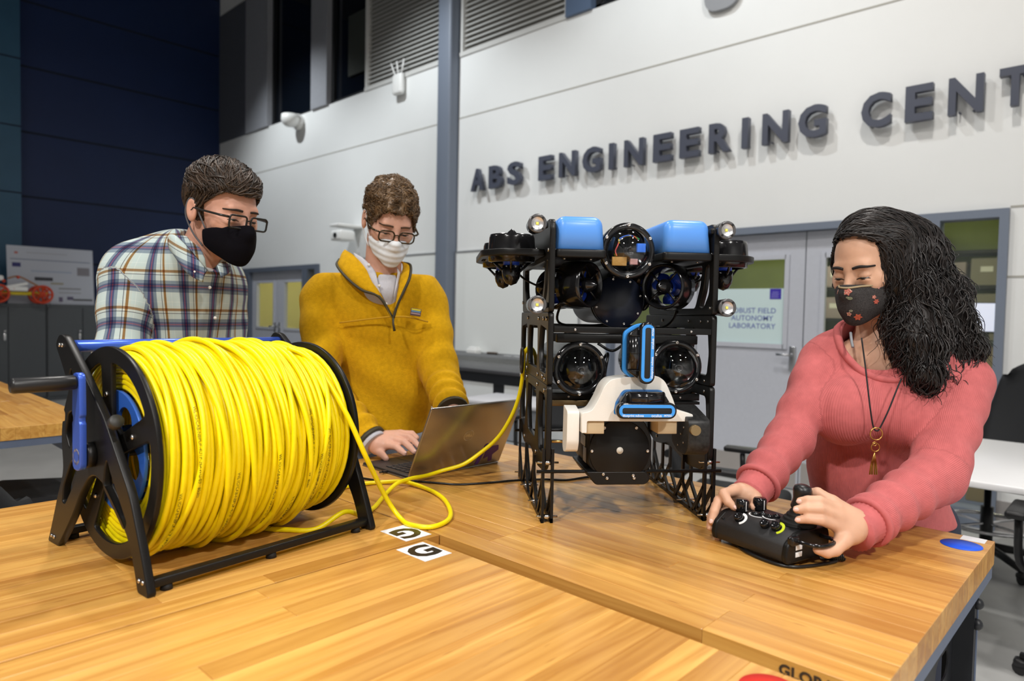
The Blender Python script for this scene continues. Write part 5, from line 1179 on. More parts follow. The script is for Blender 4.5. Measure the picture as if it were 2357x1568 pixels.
def body2(P):
    d = near(P, h2.w((0, -.01, .01)), .165, h2.face)
    hw = h2.w((0, .022, -.060)); d = smin(d, s_cap(P, hw, NB2, .052*1.02, .056), .02)
    core = torso2(P, -.030)
    for s_, e_, w_ in ((SL2, EL2, WL2), (SR2, ER2, WR2)): core = smin(core, uni([s_cap(P, s_, e_, .038, .034), s_cap(P, e_, w_, .036, .026)], .01), .02)
    d = smin(d, core, .02)
    for sx in (-.09, .09):
        x0, y0 = (-0.4215, 2.2000, 0.9765)[:2]; d = smin(d, s_cap(P, (x0+sx, y0, .93), (x0+sx, y0+.03, .50), .075, .052), .03); d = smin(d, uni([s_cap(P, (x0+sx, y0+.03, .50), (x0+sx, y0+.02, .09), .050, .035), s_cap(P, (x0+sx, y0, .05), (x0+sx, y0-.14, .04), .04, .035)], .02), .02)
    return smin(d, hands2(P), .006)
def hands2(P): return np.minimum(near(P, (-0.3235, 1.9000, 1.0010), .11, hand2a), near(P, (WR2[0], WR2[1]-.06, WR2[2]-.03), .11, hand2b))
def hand2a(P):
    hand = uni([s_cap(P, WL2, (-0.3703, 1.9150, 1.0009), .026, .027), s_cap(P, (-0.3751, 1.9150, 0.9909), (-0.3418, 1.9000, 1.0018), .020, .013), s_cap(P, (-0.3772, 1.9250, 1.0013), (-0.3319, 1.9120, 1.0158), .020, .013), s_cap(P, (-0.3768, 1.9350, 1.0094), (-0.3207, 1.9250, 1.0248), .020, .012), s_cap(P, (-0.3763, 1.9450, 1.0151), (-0.3134, 1.9400, 1.0272), .018, .011)], .010)
    fs_ = fingers(P, [[((-0.3418, 1.9000, 1.0018), .0115), ((-0.3140, 1.8800, 1.0002), .0098), ((-0.3018, 1.8720, 0.9923), .0092), ((-0.2899, 1.8660, 0.9853), .0078)], [((-0.3319, 1.9120, 1.0158), .0115), ((-0.2938, 1.8880, 1.0124), .0100), ((-0.2773, 1.8760, 1.0017), .0092), ((-0.2639, 1.8680, 0.9903), .0078)],
                      [((-0.3207, 1.9250, 1.0248), .0110), ((-0.2832, 1.9050, 1.0242), .0096), ((-0.2665, 1.8920, 1.0146), .0088), ((-0.2529, 1.8820, 1.0022), .0075)], [((-0.3134, 1.9400, 1.0272), .0100), ((-0.2789, 1.9250, 1.0305), .0085), ((-0.2619, 1.9100, 1.0212), .0070)], [((-0.3785, 1.9200, 0.9874), .0145), ((-0.3603, 1.8900, 0.9802), .0118), ((-0.3415, 1.8680, 0.9694), .0088)]])
    return uni([hand]+fs_, .005)
def hand2b(P):
    h_ = uni([s_cap(P, WR2, (WR2[0]+.01, WR2[1]-.06, WR2[2]-.03), .026, .024)], .01)
    for i in range(4): b0 = Vector((WR2[0]-.02+.015*i, WR2[1]-.07, WR2[2]-.035)); h_ = smin(h_, uni([s_cap(P, b0, b0+Vector((0, -.03, -.008)), .010, .009), s_cap(P, b0+Vector((0, -.03, -.008)), b0+Vector((0, -.045, -.028)), .009, .0075)], .002), .005)
    return h_
lo = (-.95, 1.78, 0); hi = (-.02, 2.5, 1.80)
p2.sdf('person', body2, lo, hi, .0026, M_skinB, 1)
h2.eyes(p2, 'brown'); h2.brows(p2, mat('brow_brown', (.07, .035, .016), .7), .0026, .003)
def shirt2(P):
    d = torso2(P, -.010)
    d = smin(d, s_cap(P, (-0.3999, 2.0900, 1.4929), (-0.3993, 2.0900, 1.4439), .066, .075), .02)
    d = smax(d, -s_cap(P, (-0.3574, 1.9850, 1.5100), (-0.3460, 2.0300, 1.3977), .036, .004), .006)
    return smax(d, P[:, 2]-1.485, .006)
p2.sdf('shirt', shirt2, (-.75, 1.9, 1.0), (-.05, 2.45, 1.55), .0045, M_shirtg)
def fleece2(P):
    d = torso2(P, .008)+.004*hnoise(P, 26, 3)+.0045*np.sin(P[:, 0]*26+P[:, 2]*34+1.5*hnoise(P, 9, 8))*np.clip((1.38-P[:, 2])*5, .15, 1)
    for i, (s_, e_, w_) in enumerate(((SL2, EL2, WL2), (SR2, ER2, WR2))):
        up = s_cap(P, s_, e_, .064, .058)+folds(P, s_, e_, 60, .004, i); fo = s_cap(P, e_, w_, .058, .046)+folds(P, e_, w_, 130, .0055, i+4)
        v = Vector(w_)-Vector(e_); arm_ = smax(uni([up, fo], .02), plane(P, Vector(w_)-v.normalized()*.004, v), .006); d = smin(d, arm_, .022)
    d = smax(d, -s_cap(P, (-0.3643, 1.9850, 1.5600), (-0.3539, 2.0350, 1.3485), .062, .003), .008)
    d = smax(d, -plane(P, (-0.3875, 2.1000, 0.9881), (0, .0, 1)), .008)
    return smax(d, P[:, 2]-1.492, .012)
p2.sdf('fleece', fleece2, (-.95, 1.82, .93), (-.02, 2.5, 1.56), .0045, M_fleece, 1)
def cuff(p, w_, e_, r, m, l=.016, o=0., nm='cuff'):
    w, e = Vector(w_), Vector(e_); d = (w-e).normalized(); return p.mb(nm, MB().tube([w-d*(.006-o), w+d*(l+o)], r, 24, caps=True), m)
cuff(p2, WL2, EL2, .0465, M_olive, .006, .002, 'cuff_trim'); cuff(p2, WL2, EL2, .040, M_shirtg, .016, .004, 'shirt_cuff'); cuff(p2, WR2, ER2, .0465, M_olive, .006, .002, 'cuff_trim')
# flared collar flaps with olive piping
CLo = [(-0.5314, 2.1000, 1.5307), (-0.5277, 2.0600, 1.5094), (-0.4889, 2.0200, 1.4716), (-0.4403, 2.0050, 1.4362), (-0.3891, 2.0050, 1.4168), (-0.3527, 2.0200, 1.3563)]; CLi = [(-0.5207, 2.1200, 1.5633), (-0.4796, 2.0600, 1.5416), (-0.4427, 2.0300, 1.5090), (-0.4118, 2.0200, 1.4667), (-0.3830, 2.0200, 1.4160), (-0.3544, 2.0300, 1.3485)]
ribbon(p2, 'collar_flap', CLi, CLo, .010, M_fleece, 6, .010)
p2.mb('collar_piping', MB().tube(smooth_pts([Vector(q)+Vector((0, -.010, 0)) for q in CLo], 6), .0042, 8), M_olive)
CRo = [(-0.3355, 2.1000, 1.5239), (-0.3096, 2.0700, 1.5144), (-0.3057, 2.0300, 1.4757), (-0.3216, 2.0200, 1.4339), (-0.3391, 2.0200, 1.3951), (-0.3501, 2.0200, 1.3564)]; CRi = [(-0.3608, 2.1300, 1.5445), (-0.3349, 2.0800, 1.5146), (-0.3357, 2.0400, 1.4756), (-0.3413, 2.0300, 1.4338), (-0.3464, 2.0250, 1.3950), (-0.3531, 2.0300, 1.3485)]
ribbon(p2, 'collar_flap', CRi, CRo, .010, M_fleece, 6, .006)
p2.mb('collar_piping', MB().tube(smooth_pts([Vector(q)+Vector((0, -.010, 0)) for q in CRo], 6), .0042, 8), M_olive)
p2.mb('zip_pull', MB().tube([(-0.3510, 2.0100, 1.3615), (-0.3499, 2.0050, 1.3399), (-0.3449, 2.0000, 1.3184)], [.004, .003, .004], 8), M_olive)
ribbon(p2, 'shirt_collar', [(-0.4797, 2.0600, 1.5494), (-0.4440, 2.0350, 1.5299), (-0.4096, 2.0200, 1.4961), (-0.4001, 2.0120, 1.4729)], [(-0.4707, 2.0500, 1.5280), (-0.4363, 2.0250, 1.4908), (-0.4123, 2.0100, 1.4573), (-0.3851, 2.0180, 1.4095)], .005, M_shirtg, 5, .004)
ribbon(p2, 'shirt_collar', [(-0.3535, 2.0500, 1.5147), (-0.3421, 2.0300, 1.4981), (-0.3430, 2.0220, 1.4745)], [(-0.3368, 2.0450, 1.4914), (-0.3399, 2.0200, 1.4553), (-0.3518, 2.0180, 1.4102)], .005, M_shirtg, 5, .003)
for q in ((-0.4248, 2.0120, 1.5106), (-0.3920, 2.0050, 1.4498), (-0.3729, 2.0150, 1.3969)): p2.mb('shirt_button', MB().sphere(q, (.0045, .0025, .0045), 10, 6), mat('pale_button', (.72, .70, .66), .3))
# chest seam and maker's patch
p2.mb('chest_seam', MB().tube(smooth_pts([(-0.5169, 2.0450, 1.3386), (-0.4486, 2.0180, 1.3480), (-0.3826, 2.0080, 1.3571), (-0.3510, 2.0100, 1.3603)], 6)+smooth_pts([(-0.3510, 2.0100, 1.3603), (-0.3072, 2.0160, 1.3598), (-0.2535, 2.0500, 1.3464)], 6), .0022, 6), mat('mustard_seam', (.50, .27, .01), .9))
pt = p2.mb('chest_patch', MB().rbox((0, 0, 0), (.031, .004, .022), .001, 1, Matrix.Translation((-0.2856, 2.0160, 1.3743)) @ Matrix.Rotation(R(12), 4, 'Z') @ Matrix.Rotation(R(8), 4, 'Y')), mat('patch_brown', (.10, .05, .05), .7))
for z_, c_ in ((.0075, (.60, .52, .02)), (.0025, (.12, .25, .40)), (-.004, (.32, .22, .22))): p2.mb('patch_stripe', MB().box((0, -.0025, z_), (.027, .001, .0042), Matrix.Translation((-0.2856, 2.0160, 1.3743)) @ Matrix.Rotation(R(12), 4, 'Z') @ Matrix.Rotation(R(8), 4, 'Y')), mat('patch_%d' % int(c_[0]*100), c_, .7))
p2.sdf('trousers', lambda P: uni([smax(torso2(P, .004), P[:, 2]-.985, .006)]+[uni([s_cap(P, ((-0.4215, 2.2000, 0.9765)[0]+sx, (-0.4215, 2.2000, 0.9765)[1], .93), ((-0.4215, 2.2000, 0.9765)[0]+sx, (-0.4215, 2.2000, 0.9765)[1]+.03, .50), .088, .066), s_cap(P, ((-0.4215, 2.2000, 0.9765)[0]+sx, (-0.4215, 2.2000, 0.9765)[1]+.03, .50), ((-0.4215, 2.2000, 0.9765)[0]+sx, (-0.4215, 2.2000, 0.9765)[1]+.02, .08), .064, .055)], .02) for sx in (-.09, .09)], .03), (-.75, 1.9, .02), (-.05, 2.5, 1.02), .008, M_jeans)
p2.sdf('face_mask', lambda P: h2.mask(P, .001, (-.016, -.046), (-.118, -.072), -.022)+.0009*np.sin(h2.loc(P)[:, 2]*300), tuple(h2.w((0, -.05, -.05))-Vector((.13, .13, .13))), tuple(h2.w((0, -.05, -.05))+Vector((.13, .13, .13))), .0024, M_maskw, 1)
for e in (-1, 1): p2.mb('ear_loop', MB().tube(smooth_pts([h2.w((e*.064, -.030, -.048)), h2.w((e*.075, -.012, -.015)), h2.w((e*.080, .006, .024)), h2.w((e*.084, .026, .022)), h2.w((e*.083, .030, -.012)), h2.w((e*.074, .004, -.052)), h2.w((e*.062, -.028, -.080))], 5), .0016, 6), M_maskw)
h2.glasses(p2, mat('tortoise_frame', (.035, .022, .008), .15, noise=.9, nscale=120), .0245, .0175, .013, drop=-.006)
def cap2(P):
    Q = h2.loc(P); d = h2.skull(Q)-.005-.010*np.clip((Q[:, 2]-.03)*14, 0, 1)+.0035*hnoise(P, 190, 2)+.003*hnoise(P, 90, 5)
    line = np.where(np.abs(Q[:, 0]) < .052, .064-.15*np.abs(Q[:, 0])*0, .0)            # hairline
    d = smax(d, -(Q[:, 2]-(.066-.9*np.clip(Q[:, 1]+.085, 0, .2)-1.2*np.clip(np.abs(Q[:, 0])-.045, 0, 1)*1.0)), .006)
    side = smax(Q[:, 1]*-1-.020, -(Q[:, 2]-.050), .01)
    return smax(d, -(Q[:, 2]+.050-.0*Q[:, 1]), .006)*h2.sc
c_ = h2.w((0, .01, .05)); hr = p2.sdf('hair', cap2, tuple(c_-Vector((.14, .14, .16))), tuple(c_+Vector((.14, .14, .13))), .0026, M_hairB, 0)
V_, N_ = meshVN(hr); V_ = V_+np.array(p2.o, np.float32); rs = np.random.RandomState(2)
hair_locks(p2, hr, [trace_locks(cap2, V_[rs.choice(len(V_), 4200)], lambda P: np.stack([np.sin(P[:, 0]*160)+.3, -.5+np.sin(P[:, 2]*140), -.5+np.cos(P[:, 0]*110+P[:, 1]*90)], 1).astype(np.float32), .017, 6, .0025, .0011, 3, .0030, 260, .35, 4)], M_hairB)
M_nail = mat('pale_nail', (.70, .45, .38), .3, spec=.5)
nails(p2, [((-0.2899, 1.8660, 0.9853), (-0.3018, 1.8720, 0.9923), (0, -.35, 1)), ((-0.2639, 1.8680, 0.9903), (-0.2773, 1.8760, 1.0017), (0, -.35, 1)), ((-0.2529, 1.8820, 1.0022), (-0.2665, 1.8920, 1.0146), (0, -.35, 1)), ((-0.3415, 1.8680, 0.9694), (-0.3603, 1.8900, 0.9802), (.2, -.3, 1))], M_nail)
# ------------------------------------------------------------------ person in the plaid shirt
def plaid():
    m = bpy.data.materials.new('plaid_cotton'); m.use_nodes = True; nt = m.node_tree; b = nt.nodes['Principled BSDF']; L = nt.links.new; N = lambda t: nt.nodes.new('ShaderNode'+t)
    at = N('Attribute'); at.attribute_name = 'cloth_uv'; sp = N('SeparateXYZ'); L(at.outputs['Vector'], sp.inputs[0])
    base = (.50, .58, .57)
    def stripes(ax, period, off):
        mu = N('Math'); mu.operation = 'MULTIPLY'; mu.inputs[1].default_value = 1/period; L(sp.outputs[ax], mu.inputs[0]); ad = N('Math'); ad.operation = 'ADD'; ad.inputs[1].default_value = off; L(mu.outputs[0], ad.inputs[0]); fr = N('Math'); fr.operation = 'FRACT'; L(ad.outputs[0], fr.inputs[0])
        r = N('ValToRGB'); r.color_ramp.interpolation = 'CONSTANT'; e = r.color_ramp.elements
        seq = [(0, (.98, .98, .98)), (.06, (.36, .40, .50)), (.15, (.13, .13, .28)), (.20, (.50, .13, .20)), (.225, (.13, .13, .28)), (.275, (.36, .40, .50)), (.36, (.98, .98, .98)), (.50, (.12, .11, .16)), (.512, (1.02, .98, .95)), (.57, (.50, .25, .10)), (.64, (1.0, .97, .92)), (.70, (.98, 1., 1.)), (.80, (1.15, 1.1, 1.08)), (.815, (.98, 1., 1.))]
        e[0].position = 0; e[0].color = (*seq[0][1], 1); e[1].position = seq[1][0]; e[1].color = (*seq[1][1], 1)
        for p_, c_ in seq[2:]: k = e.new(p_); k.color = (*c_, 1)
        L(fr.outputs[0], r.inputs[0]); return r.outputs[0]
    a1, a2 = stripes(0, .088, .2), stripes(1, .096, .35)
    mx = N('Mix'); mx.data_type = 'RGBA'; mx.blend_type = 'MULTIPLY'; mx.inputs[0].default_value = .92; L(a1, mx.inputs[6]); L(a2, mx.inputs[7])
    m2 = N('Mix'); m2.data_type = 'RGBA'; m2.blend_type = 'MULTIPLY'; m2.inputs[0].default_value = 1; m2.inputs[6].default_value = (*base, 1); L(mx.outputs[2], m2.inputs[7]); L(m2.outputs[2], b.inputs['Base Color'])
    b.inputs['Roughness'].default_value = .85; b.inputs['Specular IOR Level'].default_value = .15
    return m
M_plaid = plaid()
p1 = Person('person in a plaid shirt and black mask behind the reel', (-0.9117, 1.9000, 0.0000))
h1 = Head((-0.7586, 1.7800, 1.6209), 60, 14, 0, .955)
SL1, EL1, WL1 = (-0.9768, 1.7400, 1.4341), (-0.9525, 1.6600, 1.2216), (-0.7883, 1.6000, 1.1117)
SR1, ER1, WR1 = (-0.8456, 1.9700, 1.4270), (-0.8177, 1.9500, 1.2008), (-0.7081, 1.8600, 1.0790)
NB1 = (-0.8265, 1.8000, 1.4853); FN1 = (.80, -.60, 0)
def torso1(P, g):
    return uni([s_ecap(P, (-0.9012, 1.8600, 1.3961), (-0.9261, 1.9300, 1.0392), .175+g, .165+g, .70, FN1), s_cap(P, (-0.9700, 1.7700, 1.4445), (-0.8616, 1.9300, 1.4473), .068+g, .066+g), s_cap(P, (-0.8844, 1.8300, 1.5117), (-0.9732, 1.7800, 1.4607), .040+g, .060+g), s_cap(P, (-0.8241, 1.7800, 1.4974), (-0.8929, 1.8600, 1.3963), .068+g, .10+g), s_cap(P, (-0.9215, 1.8700, 1.4552), (-0.9766, 1.9200, 1.2614), .09+g, .10+g)], .06)
def hand1(P, w_, e_):
    w0 = Vector(w_); dr = (Vector(w_)-Vector(e_)).normalized(); sd = dr.cross(Vector((0, 0, 1))).normalized()
    hd = s_cap(P, w0, w0+dr*.07, .026, .028)
    for i in range(4):
        k0 = w0+dr*.085+sd*(.026-.017*i); hd = smin(hd, uni([s_cap(P, k0, k0+dr*.035+Vector((0, 0, -.012)), .010, .009), s_cap(P, k0+dr*.035+Vector((0, 0, -.012)), k0+dr*.045+Vector((0, 0, -.038)), .009, .0075)], .002), .006)
    return smin(hd, s_cap(P, w0+dr*.03-sd*.02, w0+dr*.07-sd*.055, .014, .009), .008)
def body1(P):
    d = near(P, h1.w((0, -.01, .01)), .165, h1.face); d = smin(d, s_cap(P, h1.w((0, .026, -.055)), NB1, .055, .060), .02); core = torso1(P, -.03)
    for s_, e_, w_ in ((SL1, EL1, WL1), (SR1, ER1, WR1)):
        core = smin(core, uni([s_cap(P, s_, e_, .040, .036), s_cap(P, e_, w_, .038, .027)], .01), .02)
        core = smin(core, near(P, w_, .14, lambda q: hand1(q, w_, e_)), .008)
    d = smin(d, core, .02); x0, y0 = (-0.9309, 1.9400, 1.0125)[:2]
    for sx in (-.06, .06):
        a_ = (x0+sx, y0+sx*1.2); d = smin(d, uni([s_cap(P, (*a_, .93), (*a_, .50), .075, .052), s_cap(P, (*a_, .50), (*a_, .09), .05, .035), s_cap(P, (*a_, .05), (a_[0]+.1, a_[1]-.09, .04), .04, .035)], .02), .03)
    return d
p1.sdf('person', body1, (-1.30, 1.40, 0), (-.50, 2.30, 1.78), .0026, M_skinA, 1)
h1.eyes(p1, 'hazel'); h1.brows(p1, mat('brow_dark', (.025, .014, .009), .7), .0028, .002)
def shirt1(P):
    d = torso1(P, .004)+.0050*np.sin(P[:, 0]*34-P[:, 2]*22+1.6*hnoise(P, 11, 4))*np.clip((1.42-P[:, 2])*6, .1, 1)+.0025*hnoise(P, 30, 9)
    for i, (s_, e_, w_) in enumerate(((SL1, EL1, WL1), (SR1, ER1, WR1))):
        v = Vector(w_)-Vector(e_); a_ = uni([s_cap(P, s_, e_, .068, .060)+folds(P, s_, e_, 55, .004, i), s_cap(P, e_, w_, .058, .042)+folds(P, e_, w_, 90, .004, i+3)], .02)
        d = smin(d, smax(a_, plane(P, w_, v), .006), .018)
    d = smax(d, -s_cap(P, Vector(NB1)+Vector((.035, -.035, .06)), Vector(NB1)+Vector((.080, -.060, -.045)), .042, .006), .008)
    d = smax(d, -s_cap(P, Vector(NB1)+Vector((-.004, .0, .010)), h1.w((0, .03, -.02)), .058, .062), .008); return smax(d, -(P[:, 2]-.90), .006)
def uv1(V):
    dT = torso1(V, 0); c = np.array((-0.9012, 1.8600, 1.3961)); th = np.arctan2(V[:, 0]-c[0], -(V[:, 1]-(c[1]+(1.35-V[:, 2])*.15))); uv = np.stack([th*.17, V[:, 2]+.15*(V[:, 0]-c[0])*0, 0*th], 1)
    for s_, e_, w_ in ((SL1, EL1, WL1), (SR1, ER1, WR1)):
        a, b = np.array(s_), np.array(e_); dA = np.minimum(s_cap(V, s_, e_, .066, .058), s_cap(V, e_, w_, .056, .042)); ax = (b-a)/np.linalg.norm(b-a); q = V-a; al = q@ax; q = q-np.outer(al, ax); t1 = np.cross(ax, [0, 1, 0]); t1 /= np.linalg.norm(t1); t2 = np.cross(ax, t1)
        ta = np.arctan2(q@t1, q@t2); k = dA < dT-.004; uv[k] = np.stack([ta*.066, -al+.02, 0*al], 1)[k]
    return uv
p1.sdf('plaid_shirt', shirt1, (-1.30, 1.40, .88), (-.45, 2.30, 1.56), .0045, M_plaid, 1, uv1)
def cloth_ribbon(p, name, A, B, th, nrm, bulge=.004):
    o = ribbon(p, name, A, B, th, M_plaid, 6, bulge, nrm); V, _ = meshVN(o); at = o.data.attributes.new('cloth_uv', 'FLOAT_VECTOR', 'POINT')
    at.data.foreach_set('vector', np.stack([V[:, 0]*.9+V[:, 1]*.5, V[:, 2]+V[:, 0]*.4, V[:, 0]*0], 1).astype(np.float32).ravel()); return o
cloth_ribbon(p1, 'shirt_collar', [(-0.9121, 1.8000, 1.5563), (-0.8580, 1.7300, 1.5584), (-0.8066, 1.6800, 1.5324), (-0.7654, 1.6600, 1.4945), (-0.7456, 1.6700, 1.4672)], [(-0.9252, 1.8100, 1.5412), (-0.8618, 1.7200, 1.5224), (-0.8075, 1.6600, 1.4832), (-0.7762, 1.6450, 1.4546), (-0.7493, 1.6550, 1.4368)], .006, (-.25, -.97, 0))
cloth_ribbon(p1, 'shirt_collar', [(-0.7439, 1.7200, 1.4813), (-0.7478, 1.7600, 1.4940), (-0.7595, 1.8200, 1.4949)], [(-0.7308, 1.7100, 1.4505), (-0.7291, 1.7500, 1.4637), (-0.7502, 1.8200, 1.4790)], .006, (.5, -.85, 0))
ud = (h1.w((0, .026, -.055))-Vector(NB1)).normalized(); ux = ud.orthogonal().normalized(); uy = ud.cross(ux)
p1.mb('undershirt', MB().tube([Vector(NB1)+ud*.004+(ux*math.cos(2*PI*i/30)+uy*math.sin(2*PI*i/30))*.061 for i in range(30)], .0065, 8, closed=True), mat('white_tee', (.75, .75, .75), .8))
for q in ((-0.7668, 1.6450, 1.4610), (-0.7535, 1.7000, 1.4259), (-0.7468, 1.7150, 1.3503)): p1.mb('shirt_button', MB().sphere(q, (.0042, .003, .0042), 10, 6), mat('pale_button', (.72, .70, .66), .3))
p1.sdf('trousers', lambda P: uni([smax(torso1(P, .002), P[:, 2]-.93, .006)]+[uni([s_cap(P, ((-0.9309, 1.9400, 1.0125)[0]+sx, (-0.9309, 1.9400, 1.0125)[1]+sx*1.2, .93), ((-0.9309, 1.9400, 1.0125)[0]+sx, (-0.9309, 1.9400, 1.0125)[1]+sx*1.2, .08), .09, .058)], .02) for sx in (-.06, .06)], .03), (-1.3, 1.5, .02), (-.5, 2.3, .98), .009, mat('dark_trousers', (.03, .035, .05), .85))
M_maskb = mat('black_cotton_mask', (.005, .0045, .007), .95, bump=.2, bscale=700, spec=.1)
c_ = h1.w((0, -.05, -.05)); p1.sdf('face_mask', lambda P: h1.mask(P, .005, (-.010, -.046), (-.134, -.090), -.026), tuple(c_-Vector((.13, .13, .13))), tuple(c_+Vector((.13, .13, .13))), .0026, M_maskb, 1)
M_loop = mat('grey_elastic', (.10, .10, .11), .7)
for e in (-1, 1): p1.mb('ear_loop', MB().tube(smooth_pts([h1.w((e*.064, -.032, -.045)), h1.w((e*.074, -.014, -.012)), h1.w((e*.080, .006, .022)), h1.w((e*.083, .028, .020)), h1.w((e*.083, .032, -.018)), h1.w((e*.073, .008, -.060)), h1.w((e*.062, -.028, -.090))], 5), .0022, 6), M_loop)
h1.glasses(p1, mat('black_frame', (.012, .011, .009), .3), .0260, .0165, .008, drop=-.006)
def cap1(P):
    Q = h1.loc(P); d = h1.skull(Q)-.004-.013*np.clip((Q[:, 2]-.040)*16, 0, 1)*(1+.6*np.clip(-Q[:, 1]*12, -.3, 1))+.0015*hnoise(P, 90, 3)
    hl = .066-.62*np.clip(Q[:, 1]+.065, 0, .2)-.6*np.clip(np.abs(Q[:, 0])-.052, 0, 1)
    d = smax(d, -(Q[:, 2]-hl), .005)
    burn = smax(smax(h1.skull(Q)-.004, np.abs(Q[:, 1]+.004)-.010, .003), np.maximum(Q[:, 2]-.03, -(Q[:, 2]+.022)), .003)
    back = smax(smax(h1.skull(Q)-.005, -(Q[:, 1]-.030), .005), -(Q[:, 2]+.062), .006)
    return uni([d, burn, back], .006)
c_ = h1.w((0, .01, .05)); hr = p1.sdf('hair', cap1, tuple(c_-Vector((.15, .15, .17))), tuple(c_+Vector((.15, .15, .14))), .0026, M_hairA, 0)
V_, N_ = meshVN(hr); V_ = V_+np.array(p1.o, np.float32); fw = np.array(h1.M.to_3x3(), np.float32)
def dir1(P):
    Q = h1.loc(P); top = np.clip((Q[:, 2]-.045)*40, 0, 1)[:, None]; return (top*np.array([[-.55, -.80, -.10]])+(1-top)*np.array([[0, .45, -1.]]))@fw.T
rs = np.random.RandomState(4); hair_locks(p1, hr, [trace_locks(cap1, V_[rs.choice(len(V_), 3600)], dir1, .050, 9, .0022, .0013, 5, .0016, 70, .3, 4), trace_locks(cap1, V_[rs.choice(len(V_), 520)], dir1, .065, 10, .0040, .0026, 8, .0018, 50, .2, 5)], M_hairA)

# ------------------------------------------------------------------ person in the pink sweater
def knit():
    m = mat('pink_rib_knit', (.52, .132, .132), .9, noise=.07, nscale=60, spec=.12, sheen=.08); nt = m.node_tree; b = nt.nodes['Principled BSDF']; L = nt.links.new; N = lambda t: nt.nodes.new('ShaderNode'+t)
    at = N('Attribute'); at.attribute_name = 'cloth_uv'; w = N('TexWave'); w.inputs['Scale'].default_value = 110; w.inputs['Distortion'].default_value = .6; w.inputs['Detail'].default_value = 1; L(at.outputs['Vector'], w.inputs['Vector'])
    bp = N('Bump'); bp.inputs['Strength'].default_value = .45; bp.inputs['Distance'].default_value = .0012; L(w.outputs['Fac'], bp.inputs['Height']); L(bp.outputs[0], b.inputs['Normal']); return m
M_knit = knit()
p3 = Person('person in a pink sweater with long dark curly hair and floral mask', (0.8949, 1.6000, 0.0000))
h3 = Head((0.7940, 1.5200, 1.4944), -58, 18, 0, .885)
SL3, EL3, WL3 = (0.7115, 1.5600, 1.2746), (0.5998, 1.4550, 1.1194), (0.4888, 1.3450, 1.0401)
SR3, ER3, WR3 = (0.9966, 1.5000, 1.2443), (0.8477, 1.3450, 1.0708), (0.6264, 1.1950, 1.0145)
NB3 = (0.8368, 1.5500, 1.3154); NC3 = Vector((0.8118, 1.5100, 1.3053))
def torso3(P, g):
    d = uni([s_ecap(P, (0.8560, 1.5450, 1.2370), (0.8642, 1.6000, 1.0257), .140+g, .128+g, .74, (.25, .97, 0)), s_ecap(P, (0.8642, 1.6000, 1.0257), (0.9019, 1.6300, 0.8768), .128+g, .150+g, .78, (.1, 1, 0)), s_cap(P, (0.7328, 1.5600, 1.2909), (0.9879, 1.5300, 1.2685), .050+g, .052+g), s_cap(P, (0.8246, 1.5300, 1.3259), (0.8511, 1.5450, 1.2369), .062+g, .085+g)], .05)
    return smin(d, uni([s_ell(P, (0.7285, 1.4750, 1.1772), (.070+g, .062+g, .068+g)), s_ell(P, (0.8523, 1.4650, 1.1679), (.070+g, .062+g, .068+g))], .03), .045)
def hands3(P): return np.minimum(near(P, (0.5468, 1.1650, 1.0284), .12, hand3a), near(P, (0.4337, 1.3000, 1.0100), .10, hand3b))
def hand3a(P):
    q = uni([s_cap(P, WR3, (0.5933, 1.1750, 1.0186), .024, .026), s_cap(P, (0.6007, 1.1800, 1.0287), (0.5647, 1.1800, 1.0579), .020, .012), s_cap(P, (0.5984, 1.1750, 1.0240), (0.5659, 1.1660, 1.0497), .021, .012), s_cap(P, (0.5946, 1.1700, 1.0179), (0.5665, 1.1600, 1.0363), .021, .012), s_cap(P, (0.5914, 1.1660, 1.0123), (0.5637, 1.1560, 1.0224), .020, .011), s_cap(P, (0.5939, 1.1680, 1.0117), (0.5696, 1.1480, 1.0004), .021, .014)], .010)
    q = uni([q]+fingers(P, [[((0.5647, 1.1800, 1.0579), .0110), ((0.5428, 1.1900, 1.0716), .0092), ((0.5320, 1.2000, 1.0672), .0082), ((0.5268, 1.2050, 1.0580), .0070)], [((0.5659, 1.1660, 1.0497), .0110), ((0.5317, 1.1580, 1.0656), .0090), ((0.5124, 1.1580, 1.0660), .0082), ((0.5016, 1.1640, 1.0626), .0068)],
                          [((0.5665, 1.1600, 1.0363), .0110), ((0.5291, 1.1480, 1.0541), .0090), ((0.5070, 1.1480, 1.0544), .0082), ((0.4919, 1.1540, 1.0509), .0068)], [((0.5637, 1.1560, 1.0224), .0102), ((0.5286, 1.1420, 1.0366), .0085), ((0.5069, 1.1430, 1.0380), .0076), ((0.4934, 1.1490, 1.0345), .0064)],
                          [((0.5710, 1.1480, 1.0019), .0135), ((0.5501, 1.1340, 0.9892), .0110), ((0.5343, 1.1280, 0.9865), .0095), ((0.5172, 1.1260, 0.9913), .0078)]]), .005)
    return q
